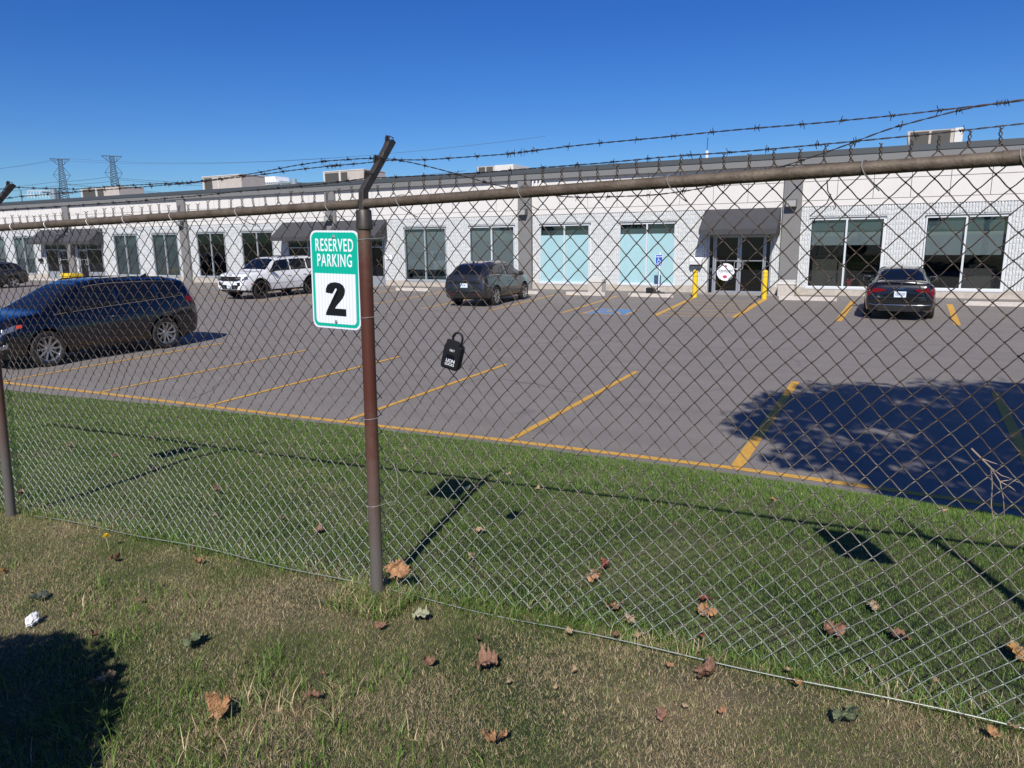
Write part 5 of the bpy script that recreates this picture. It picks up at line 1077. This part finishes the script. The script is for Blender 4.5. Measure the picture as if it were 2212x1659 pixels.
BIG = [(-2.40, 2.90, .115, 'o', 0, 'upright bright orange maple leaf leaning in the mesh beside the post foot'), (-1.808, 2.476, .092, 'p', 1, 'pale green maple leaf lying in front of the fence just right of the post'),
 (-1.327, 2.237, .115, 'b', 3, 'large crumpled brown leaf in the near grass right of the post'), (-1.062, 1.86, .085, 'o', 2, 'pointed orange leaf standing up near the bottom edge of the photo'), (-.509, 2.521, .105, 'b', 2, 'curled reddish brown leaf beside the bare patch in front of the fence'),
 (-.027, 2.471, .105, 'g', 1, 'flat green maple leaf in the near grass at lower right'), (-2.087, 1.569, .105, 'o', 5, 'twisted tan and orange leaf in the near grass at lower left'), (-2.718, 1.534, .095, 't', 1, 'pale tan leaf at the edge of the big shadow'),
 (-2.629, 1.875, .10, 'g', 1, 'green leaf lying flat above the pale tan one'), (-3.879, 2.36, .070, 'b', 3, 'reddish brown leaf at the foot of the dandelion'), (-3.373, 2.523, .069, 'o', 2, 'small orange brown leaf right of the dandelion'), (-4.382, 2.003, .060, 'y', 1, 'yellow and red leaf cut by the left edge'),
 (-3.79, 1.891, .095, 'd', 0, 'dark wet leaf lying flat above the white tissue'), (-3.092, 1.737, .047, 'b', 5, 'small crumpled brown leaf right of the white tissue'), (-3.165, 3.263, .08, 'b', 2, 'dark red-brown leaf behind the mesh left of the post'),
 (-2.826, 4.661, .12, 'p', 1, 'pale green leaf at the corner of the sign shadow'), (-2.19, 3.696, .083, 't', 4, 'narrow tan leaf on the lawn below the key box shadow'), (-1.967, 3.214, .055, 't', 5, 'small tan leaf beside the post shadow near the fence'), (-1.28, 3.298, .090, 'o', 1, 'orange tan leaf behind the mesh, left one of a pair'),
 (-1.267, 3.459, .075, 'r', 2, 'reddish leaf behind the mesh, right one of a pair'), (-1.037, 2.978, .09, 'o', 2, 'orange leaf caught behind the lower mesh edge'), (-.912, 2.875, .065, 't', 4, 'tan leaf under the mesh edge beside the orange one'), (-.669, 3.286, .066, 'r', 4, 'dark red leaf behind the mesh above the orange one'),
 (-.623, 3.108, .088, 'o', 1, 'orange leaf behind the mesh below the dark red one'), (-.089, 3.147, .10, 'b', 2, 'red-brown leaf behind the mesh at right, left of two'), (.17, 3.266, .095, 'b', 4, 'red-brown leaf behind the mesh at right, right of two'), (.605, 3.307, .105, 'y', 1, 'green and red leaf clump touching the right edge'),
 (-1.825, 1.794, .065, 'b', 4, 'torn brown leaf in the near grass left of the pointed orange leaf'), (-1.546, 2.167, .053, 'b', 5, 'rolled brown leaf below the pale green one'), (-1.921, 2.328, .046, 'b', 4, 'thin brown leaf below the post foot'), (-.59, 2.203, .055, 'b', 4, 'brown leaf in the near grass below the bare patch'),
 (.429, 2.581, .042, 'o', 3, 'small orange leaf in the bottom right corner')]
for x, y, s_, c, k, lab in BIG:
    o = link(bpy.data.objects.new('fallen_leaf', LM[k].copy())); o.data.materials.append(LC[c]); z = LZ(x, y)
    if 'upright' in lab: o.location = (x+.30, FY+.065, LZ(x+.3, FY)+.115); o.rotation_euler = (R(82), R(8), R(18)); o.location.x = -2.035
    elif 'pointed' in lab: o.location = (x, y, z+.05); o.rotation_euler = (R(50), R(10), R(200))
    else: o.location = (x, y, z+.032+.1*s_); o.rotation_euler = (random.uniform(-.35, .35)+.25, random.uniform(-.35, .35), random.uniform(0, 6.28))
    if 'upright' not in lab: f_ = (2.6-o.location.z)/(2.6-z); o.location.x *= f_; o.location.y *= f_
    o.scale = (s_*1.14,)*3; tag(o, lab, 'leaf', 'fallen maple leaves')
SMALL = [(-3.874, 3.075, .05, 't'), (-3.427, 3.219, .061, 't'), (-4.406, 3.52, .075, 'b'), (-5.593, 3.848, .085, 't'), (-6.34, 3.995, .075, 'b'), (-.795, 2.579, .046, 't'), (-1.055, 2.498, .043, 't'), (-1.4, 2.313, .034, 'b'), (-.163, 2.477, .033, 'o'), (-.626, 5.209, .047, 'o'), (-2.668, 4.997, .054, 't'), (-2.204, 4.567, .049, 't'),
 (-3.833, 5.278, .053, 'b'), (.051, 3.359, .055, 't'), (.474, 2.539, .036, 't'), (.116, 2.682, .03, 't'), (.062, 2.748, .028, 'b'), (.273, 2.762, .027, 'o'), (-.932, 2.242, .032, 't'), (-.613, 2.408, .028, 'o'), (-.559, 2.704, .025, 'r'), (-1.818, 1.85, .029, 'o'), (-1.126, 2.084, .026, 't'), (-.5, 2.203, .026, 't'), (-.212, 2.563, .03, 't'),
 (.505, 5.842, .05, 't'), (-5.728, 2.815, .07, 'b'), (-4.249, 5.699, .047, 't'), (-6.995, 4.828, .051, 'b'), (-7.311, 4.117, .057, 'b'), (-5.146, 4.613, .053, 't'), (-.874, 2.548, .03, 'b'), (-.952, 2.116, .024, 't'), (-.378, 2.219, .028, 'o'), (-3.084, 1.951, .027, 'b')]
for x, y, s_, c in SMALL:
    k = random.randrange(2, 6); o = link(bpy.data.objects.new('fallen_leaf', LM[k].copy())); o.data.materials.append(LC[c]); o.location = (x, y, LZ(x, y)+.034); o.rotation_euler = (random.uniform(-.4, .4)+.2, random.uniform(-.4, .4), random.uniform(0, 6.28)); o.scale = (s_*1.15,)*3; f_ = (2.6-o.location.z)/(2.566-o.location.z); o.location.x *= f_; o.location.y *= f_
    tag(o, f'small dry {CN[c]} leaf scrap lying {"in the near grass before" if y < 2.8 else "on the lawn behind"} the fence', 'leaf', f'small {CN[c]} leaf scraps {"before" if y < 2.8 else "behind"} the fence')
dn = empty('dandelion', (-4.02, 2.412, LZ(-4.02, 2.412)), 0, 'yellow dandelion in bloom at left before the fence', 'flower')
m = MB(); m.tube([(0, 0, 0), (-.006, 0, .05), (-.012, 0, .085)], .0022, 6); m.build('stem', mat('pale_stem', (.35, .38, .2), .6), dn)
m = MB(); rnd = random.Random(3)
for i in range(70):
    a = rnd.uniform(0, 6.28); el = rnd.uniform(.1, 1.4); d_ = Vector((math.cos(a)*math.cos(el), math.sin(a)*math.cos(el), math.sin(el)))*rnd.uniform(.016, .022); n_ = Vector((-math.sin(a), math.cos(a), 0))*.0025; c0 = Vector((-.012, 0, .087)); m.add([c0-n_*.5, c0+n_*.5, c0+d_+n_, c0+d_-n_], [(0, 1, 2, 3)])
m.build('bloom', mat('dandelion_yellow', (.85, .62, .02), .6), dn)
bm = bmesh.new(); bmesh.ops.create_icosphere(bm, subdivisions=3, radius=1)
for v in bm.verts: n_ = math.sin(7*v.co.x+2)*math.cos(6*v.co.y)+.6*math.sin(13*v.co.z+5*v.co.x); v.co *= 1+.22*n_; v.co.x *= .024; v.co.y *= .040; v.co.z *= .018
me = bpy.data.meshes.new('crumpled_tissue'); bm.to_mesh(me); bm.free(); o = mesh_obj('crumpled_tissue', me, None, [M_WHITE]); o.location = (-3.482, 1.68, LZ(-3.48, 1.68)+.035); o.rotation_euler = (.3, .2, .6); tag(o, 'crumpled white tissue in the grass near the big shadow', 'litter')
m = MB(); TW = [Vector(p) for p in ((.282, 2.655, 1.915), (.312, 2.66, 1.885), (.341, 2.66, 1.857), (.37, 2.66, 1.814), (.385, 2.66, 1.76), (.394, 2.66, 1.70))]; m.tube(TW, [.003, .0028, .0024, .0018, .0014, .0008], 6)
for a, pp in ((2, ((.37, 2.65, 1.838), (.40, 2.65, 1.83))), (3, ((.40, 2.66, 1.80), (.414, 2.66, 1.79))), (3, ((.40, 2.66, 1.825), (.432, 2.66, 1.815))), (2, ((.352, 2.67, 1.80), (.356, 2.67, 1.73), (.372, 2.67, 1.66), (.378, 2.67, 1.62))), (1, ((.34, 2.66, 1.875), (.37, 2.66, 1.868)))): m.tube([TW[a]]+[Vector(p) for p in pp], [.0016]*len(pp)+[.0007], 5)
o = m.build('dry_twig', mat('dry_twig', (.33, .25, .2), .8), None, True); tag(o, 'dry forked twig caught in the fence mesh at right', 'twig')

# ------------------------------------------------------------------ grass (stuff)
def fbm(x, y, s):
    v = 0
    for i, (f, a) in enumerate(((1, .5), (2.1, .27), (4.3, .15), (9.1, .08))):
        v = v+a*np.sin(x*f*s+1.7*i+1.3*np.sin(y*f*s*.8+i*2.1))*np.cos(y*f*s*1.1-.9*i+1.1*np.sin(x*f*s*.7+i))
    return v
# outline of the view footprint on the lawn, widened
def blades(name, n, xr, yr, hr, wr_, keep, dry, label, lean=.5, tall=0, pa=.30, gm=(1, 1, 1)):
    N = int(n*1.0); x = RNG.uniform(*xr, N); y = RNG.uniform(*yr, N); k = keep(x, y) & (y < edge_y(x)-.09+.05*np.sin(x*9)*.5); x, y = x[k], y[k]; N = len(x)
    z = lawn_z(x, y); pat = fbm(x, y, 1.9); h = RNG.uniform(*hr, N)*(1+.35*fbm(x+9, y, 3.1)); w = RNG.uniform(*wr_, N)
    if tall: k_ = RNG.random(N) < tall; h[k_] *= RNG.uniform(1.6, 2.6, k_.sum())
    az = RNG.uniform(0, 2*np.pi, N)+.8*fbm(x, y, 2.7); ln = RNG.uniform(.25, 1.35, N)*lean*2
    dx, dy = np.cos(az), np.sin(az); wa = az+np.pi/2+RNG.uniform(-.6, .6, N); wx, wy = np.cos(wa)*w/2, np.sin(wa)*w/2
    H = h/np.sqrt(1+ln**2); L = H*ln
    P = []
    for t, ws_ in ((0, 1), (.5, .85)):
        cx, cy, cz = x+dx*L*t*t, y+dy*L*t*t, z-.004+H*t*(1.25-.25*t)
        P += [np.stack([cx-wx*ws_, cy-wy*ws_, cz], 1), np.stack([cx+wx*ws_, cy+wy*ws_, cz], 1)]
    tip = np.stack([x+dx*L, y+dy*L, z+H*RNG.uniform(.8, 1.0, N)], 1)
    P += [tip-np.stack([wx, wy, 0*wx], 1)*.15, tip+np.stack([wx, wy, 0*wx], 1)*.15]
    V = np.stack(P, 1).reshape(-1, 3); b = np.arange(N)*6; Q = np.concatenate([np.stack([b, b+1, b+3, b+2], 1), np.stack([b+2, b+3, b+5, b+4], 1)])
    dr = np.clip(dry(x, y)+pa*(pat*1.6+.9*fbm(x+3, y-2, 5.5)), .02, .97); isd = RNG.random(N) < dr; g = RNG.random((N, 1)); v = RNG.uniform(.75, 1.25, (N, 1))
    green = (np.array([[.062, .128, .016]])*(1-g)+np.array([[.20, .31, .060]])*g)*v*np.array([gm]); straw = (np.array([[.28, .20, .10]])*(1-g)+np.array([[.82, .67, .40]])*g)*RNG.uniform(.55, 1.1, (N, 1))
    C = np.where(isd[:, None], straw, green); C4 = np.concatenate([np.repeat(C, 6, 0), np.ones((N*6, 1))], 1)
    o = np_mesh(name, V, Q, [M_BLADE], None, False); at = o.data.color_attributes.new('tone', 'FLOAT_COLOR', 'POINT'); at.data.foreach_set('color', C4.astype(np.float32).ravel())
    o.data.shade_smooth(); return tag(o, label, 'grass', kind='stuff')
def infr(x, y): return (x > -2.25*y-1.2) & (x < .22*y+.85) & (y > .5)
dryn = lambda x, y: .56+.12*np.sin(x*1.3)-.10*(x < -3)+.30*np.exp(-(((x+.48)/.33)**2+((y-2.48)/.12)**2))
dryf = lambda x, y: np.clip(.0+.30*np.clip((3.0-y)/.5, 0, 1), 0, 1)
bare = lambda x, y: ~((((x+.46)/.30)**2+((y-2.47)/.10)**2 < 1) & (np.random.default_rng(5).random(len(x)) < .45))
blades('grass', 900000, (-7.2, 1.6), (.45, 2.72), (.010, .026), (.0012, .0024), lambda x, y: infr(x, y) & bare(x, y), dryn, 'dry mown grass in front of the fence', 1.1, .02, .42, (1.12, .90, 1.25))
blades('grass', 560000, (-14, 2.6), (2.66, 5.1), (.015, .034), (.0016, .0032), infr, dryf, 'green mown grass just behind the fence', .7, .01, .16)
blades('grass', 300000, (-19, 3.2), (5.1, 7.9), (.018, .04), (.0025, .005), infr, lambda x, y: -.05+0*x, 'green grass bank falling to the parking lot', .5, 0, .10)
blades('grass', 8000, (-4.4, -.2), (.9, 2.2), (.05, .10), (.0028, .0045), lambda x, y: infr(x, y) & (fbm(x+4, y, 2.2) > .22), lambda x, y: .03+0*x, 'longer green tufts in the near grass', .5)
blades('grass', 3200, (-3.1, -1.0), (.85, 1.75), (.04, .10), (.0025, .0045), lambda x, y: infr(x, y) & (fbm(x*1.7+1, y*1.7, 3.3) > .10), lambda x, y: .05+0*x, 'long green tufts at the bottom edge of the photo', .6)
blades('grass', 9000, (-9, 1.6), (2.58, 2.78), (.05, .10), (.002, .004), infr, lambda x, y: .25+0*x, 'uncut grass along the foot of the fence', .6)
blades('grass', 1500, (-2.30, -1.90), (2.35, 2.62), (.05, .11), (.002, .004), infr, lambda x, y: .35+0*x, 'uncut grass round the post foot', .7)

# ------------------------------------------------------------------ trees and an added shrub shape that throw the shadows in from outside the picture
def leafy(name, crowns, n, size, seed, mat_, parent, dark=.5):
    g_ = np.random.default_rng(seed); V = []; C = []
    for (cx, cy, cz, rx, ry, rz, m_) in crowns:
        k = int(n*m_); d = g_.normal(size=(k, 3)); d /= np.linalg.norm(d, axis=1, keepdims=True); r = g_.random((k, 1))**.42; c = d*r*np.array([[rx, ry, rz]])+np.array([[cx, cy, cz]])
        a = g_.normal(size=(k, 3)); a /= np.linalg.norm(a, axis=1, keepdims=True); b = np.cross(a, g_.normal(size=(k, 3))); b /= np.linalg.norm(b, axis=1, keepdims=True)
        s_ = g_.uniform(.6, 1.3, (k, 1))*size; V.append(np.stack([c-a*s_, c+b*s_*.6, c+a*s_, c-b*s_*.6], 1).reshape(-1, 3)); t = g_.random((k, 1)); C.append(np.repeat(np.array([[.03, .055, .016]])*(1-t)+np.array([[.075, .11, .03]])*t, 4, 0))
    V = np.vstack(V); C = np.vstack(C); N = len(V)//4; Q = np.arange(N*4).reshape(-1, 4); o = np_mesh(name, V, Q, [mat_], parent, False)
    at = o.data.color_attributes.new('tone', 'FLOAT_COLOR', 'POINT'); at.data.foreach_set('color', np.concatenate([C, np.ones((len(C), 1))], 1).astype(np.float32).ravel()); return o
TX, TY, TZ = 6.05, 2.75, 7.2
tr = empty('maple_tree', (TX, TY, .9), 0, 'broad maple tree beside the fence, right of the photo', 'tree')
m = MB(); m.tube([(0, 0, -.2), (.03, .02, 1.2), (-.05, .05, 2.6), (.05, 0, 4.0), (0, 0, 6.5)], [.24, .19, .16, .12, .04], 12)
rt = random.Random(5); cl = []
for i in range(44):
    a = rt.uniform(0, 6.28); rr = rt.uniform(.35, 1); hz = rt.uniform(-.8, 1); q = math.sqrt(max(0, 1-hz*hz*.8)); e_ = Vector((math.cos(a)*4.6*rr*q, math.sin(a)*3.3*rr*q, TZ-.9+hz*2.0)); st_ = Vector((0, 0, 2.2+rt.uniform(0, 2))); md = st_.lerp(e_, .5)+Vector((0, 0, -.3)); m.tube([st_, md, e_], [.06, .035, .012], 6)
    cl.append((e_.x, e_.y, e_.z, rt.uniform(.7, 1.25), rt.uniform(.6, 1.1), rt.uniform(.4, .7), 1))
cl = [c_[:6]+(.55,) for c_ in cl]+[(1.5, -.2, TZ-.9, 2.9, 2.3, 1.4, 9), (2.4, 0, TZ-.9, 2.6, 2.2, 1.3, 6)]
for i in range(330):
    a = rt.uniform(0, 6.28); q = math.sqrt(rt.uniform(.12, 1.25)); cl.append((math.cos(a)*4.5*q, math.sin(a)*3.3*q, TZ-.9+rt.uniform(-1.7, 1.7)*math.sqrt(max(.1, 1.2-q*q)), rt.uniform(.3, .8), rt.uniform(.25, .6), rt.uniform(.12, .28), .27))
m.build('trunk', M_BARK, tr, True); leafy('crown', cl, 430, .085, 4, M_CROWN, tr)
sh = empty('stand_in_shrub', (-2.62, -.14, LZ(-2.6, -.2)), 0, 'round leafy stand-in added behind the photographer to cast the lower left shadow', 'shadow caster')  # invented shape in place of the unknown object casting the lower left shadow
m = MB(); m.tube([(0, 0, -.1), (0, 0, .9)], [.06, .03], 8); 
for i in range(9): a = i*.7; m.tube([(0, 0, .1+.05*i), (math.cos(a)*.55, math.sin(a)*.55, .5+.09*i)], [.02, .008], 5)
m.build('stem', M_BARK, sh)
leafy('crown', [(0, 0, .66, .88, .78, .72, 1), (0, 0, .66, .78, .68, .64, 1.6)], 26000, .030, 8, M_CROWN, sh)

# trees on the near side of the road, behind the photographer: seen only as reflections
for i, (x, y, s_) in enumerate([(-62, -34, 1.2), (-48, -30, 1.0), (-36, -36, 1.3), (-23, -31, 1.1), (-11, -35, 1.3), (2, -32, 1.0), (14, -34, 1.25), (27, -30, 1.1), (38, -18, 1.2), (42, -2, 1.3), (40, 14, 1.1), (44, 28, 1.2)]):
    t_ = empty('street_tree', (x, y, -.6), 0, 'full green tree of the row behind the photographer', 'tree', 'row of street trees behind the photographer'); t_.scale = (s_,)*3
    if i == 0:
        m = MB(); m.tube([(0, 0, 0), (.1, 0, 3), (0, .1, 8)], [.35, .26, .08], 10); m.build('trunk', M_BARK, t_)
        rt = random.Random(9); leafy('crown', [(rt.uniform(-2.8, 2.8), rt.uniform(-2.8, 2.8), rt.uniform(4, 9.5), rt.uniform(1.2, 2), rt.uniform(1.2, 2), rt.uniform(1, 1.6), 1) for _ in range(16)]+[(0, 0, 6.5, 3.6, 3.6, 3.2, 3)], 900, .26, 12, M_CROWN, t_); first_tree = t_
    else:
        for ch in first_tree.children: c_2 = ch.copy(); link(c_2); c_2.parent = t_
        t_.rotation_euler.z = i*1.3

# ------------------------------------------------------------------ far skyline
def pylon(x, y, zt, label, h=48, s=1.0):
    e = empty('power_pylon', (x, y, -.6), R(58), label, 'pylon', 'lattice power pylons on the skyline'); m = MB(); H = zt+.6; th = .34*s
    def lvl(z):    # half width at height from the top
        d = (H-z); return float(np.interp(d, [0, 8*s, 17*s, 34*s, H], [2.9*s, 2.0*s, 3.1*s, 4.3*s, 7.5*s]))
    zs = list(np.linspace(H-60*s if H > 60*s else 0, H, 22)); cs = [(-1, -1), (1, -1), (1, 1), (-1, 1)]
    for i in range(len(zs)-1):
        a, b = lvl(zs[i]), lvl(zs[i+1])
        for j in range(4):
            p, q = cs[j], cs[(j+1) % 4]; P0 = Vector((p[0]*a, p[1]*a, zs[i])); P1 = Vector((p[0]*b, p[1]*b, zs[i+1])); Q0 = Vector((q[0]*a, q[1]*a, zs[i])); Q1 = Vector((q[0]*b, q[1]*b, zs[i+1]))
            m.tube([P0, P1], th, 4); m.tube([P0, Q1], th*.62, 4); m.tube([Q0, P1], th*.62, 4)
    m.build('tower', M_PYL, e)
    t = MB(); W_ = 11*s; t.tube([(-W_, 0, H), (W_, 0, H)], th*1.3, 4)
    for sg in (-1, 1):
        t.tube([(sg*W_, 0, H), (sg*2.4*s, 0, H-8*s)], th, 4); t.tube([(sg*W_*.6, 0, H), (sg*4.6*s, 0, H-5*s)], th*.7, 4); t.tube([(sg*W_*.6, 0, H), (sg*3*s, 0, H)], th*.6, 4)
        t.tube([(sg*2.6*s, 0, H-10*s), (sg*9.6*s, 0, H-20*s)], th*.8, 4); t.tube([(sg*9.6*s, 0, H-20*s), (sg*4.2*s, 0, H-28*s)], th*.8, 4); t.tube([(sg*9.6*s, 0, H-20*s), (sg*2.5*s, 0, H-20*s)], th*.8, 4)
    t.build('cross_arm', M_PYL, e); return e
pylon(-694.8, 420, 81.4, 'left lattice power pylon on the skyline', s=.72); pylon(-618.4, 420, 79.3, 'right lattice power pylon on the skyline', s=.72)
def cable(p, q, sag, r=.16, n=24): return [Vector(p).lerp(Vector(q), t)-Vector((0, 0, 4*sag*t*(1-t))) for t in np.linspace(0, 1, n)]
cb = MB()
for dy_, z in ((-6, 60.5), (6, 58.8)):
    cb.tube(cable((-1150, 420+dy_, z+6), (-696, 420+dy_, z), 5), .15, 4); cb.tube(cable((-696, 420+dy_, z), (-618, 420+dy_, z+.5), .8), .15, 4); cb.tube(cable((-618, 420+dy_, z+.5), (-250, 420+dy_, z-14), 7), .13, 4)
    cb.tube(cable((-696, 420+dy_, z-.6), (-330, 420+dy_, 30), 3), .13, 4)
for x, z in ((-706, 81.2), (-684, 81.2)): cb.tube(cable((-1150, 440, 97), (x, 420, z), 8), .08, 4); cb.tube(cable((x, 420, z), (-200, 430, 66), 9), .08, 4)
tag(cb.build('power_lines', M_PYL), 'thin power lines strung between the two pylons', 'power lines')
def tower(x0, x1, y, z1, label, mat_a, mat_b, floors, dome=0):
    e = empty('distant_building', ((x0+x1)/2, y, -.6), 0, label, 'building'); w_ = (x1-x0)/2; m = MB(); m.box(-w_, w_, 0, 25, 0, z1+.6)
    m.build('wall', mat_a, e); b = MB(); fh = 3.1
    for k in range(floors):
        z = z1+.6-1.0-k*fh; nn = max(3, int(2*w_/2.6))
        for i in range(nn): b.box(-w_+2*w_*(i+.18)/nn, -w_+2*w_*(i+.82)/nn, -.08, .02, z-1.6, z)
    b.build('windows', mat_b, e); b = MB()
    for k in range(floors): z = z1+.6-2.95-k*fh; b.box(-w_-.4, w_+.4, -1.3, -.1, z-.15, z+.15+.5)
    b.build('balconies', M_RTUL, e)
    if dome:
        b = MB(); b.prism([(-w_*.55, z1+.6), (-w_*.35, z1+3.4), (-w_*.05, z1+5.0), (w_*.6, z1+5.0), (w_*.66, z1+.6)], 3, 20); b.build('roof_house', M_WHITE, e)
    return e
M_WT = mat('white_tower', (.72, .74, .76), .7); M_DT = mat('dark_tower', (.12, .13, .14), .6); M_DW = mat('dark_panes', (.08, .11, .15), .2)
tower(-551.5, -538.0, 500, 60.0, 'dark balconied apartment tower behind the roof, left of the white one', M_DT, M_DW, 12)
tower(-537.2, -497.5, 497, 57.4, 'white apartment tower with rounded roof house behind the roof', M_WT, M_DW, 12, 1)
tower(-447.7, -438.0, 450, 50.8, 'small grey-green tower top right of the white tower', mat('greenish_tower', (.25, .32, .30), .7), M_DW, 10)
e = empty('utility_pole', (-151, 90, -.6), R(58), 'dark utility pole with crossarm behind the far left roof', 'pole'); m = MB(); m.tube([(0, 0, 0), (0, 0, 14.1)], .28, 8); m.build('pole', M_PYL, e); m = MB(); m.box(-2.7, 2.7, -.12, .12, 13.5, 13.85); m.build('crossarm', M_PYL, e)
m = MB(); m.tube([(-101.8, 60, -.6), (-101.6, 60, 10.2)], .38, 12); o = m.build('steel_chimney', M_ZINC); tag(o, 'pale steel chimney behind the far left roof', 'chimney')
e = empty('billboard', (-352, 200, -.6), R(58), 'pale framed billboard on the skyline at far left', 'billboard'); m = MB(); m.tube([(-6, 0, 0), (-6, 0, 28.2)], .25, 6); m.build('post', M_PYL, e)
m = MB()
for k in range(9): m.box(-3.6+k*1.15, -3.3+k*1.15, -.1, .1, 24.5, 28.0)
m.box(-3.6, 6.2, -.1, .1, 27.7, 28.1); m.box(-3.6, 6.2, -.1, .1, 26, 26.2); m.tube([(-6, 0, 26.1), (6, 0, 26.1)], .15, 4); m.build('lattice', M_WT, e)
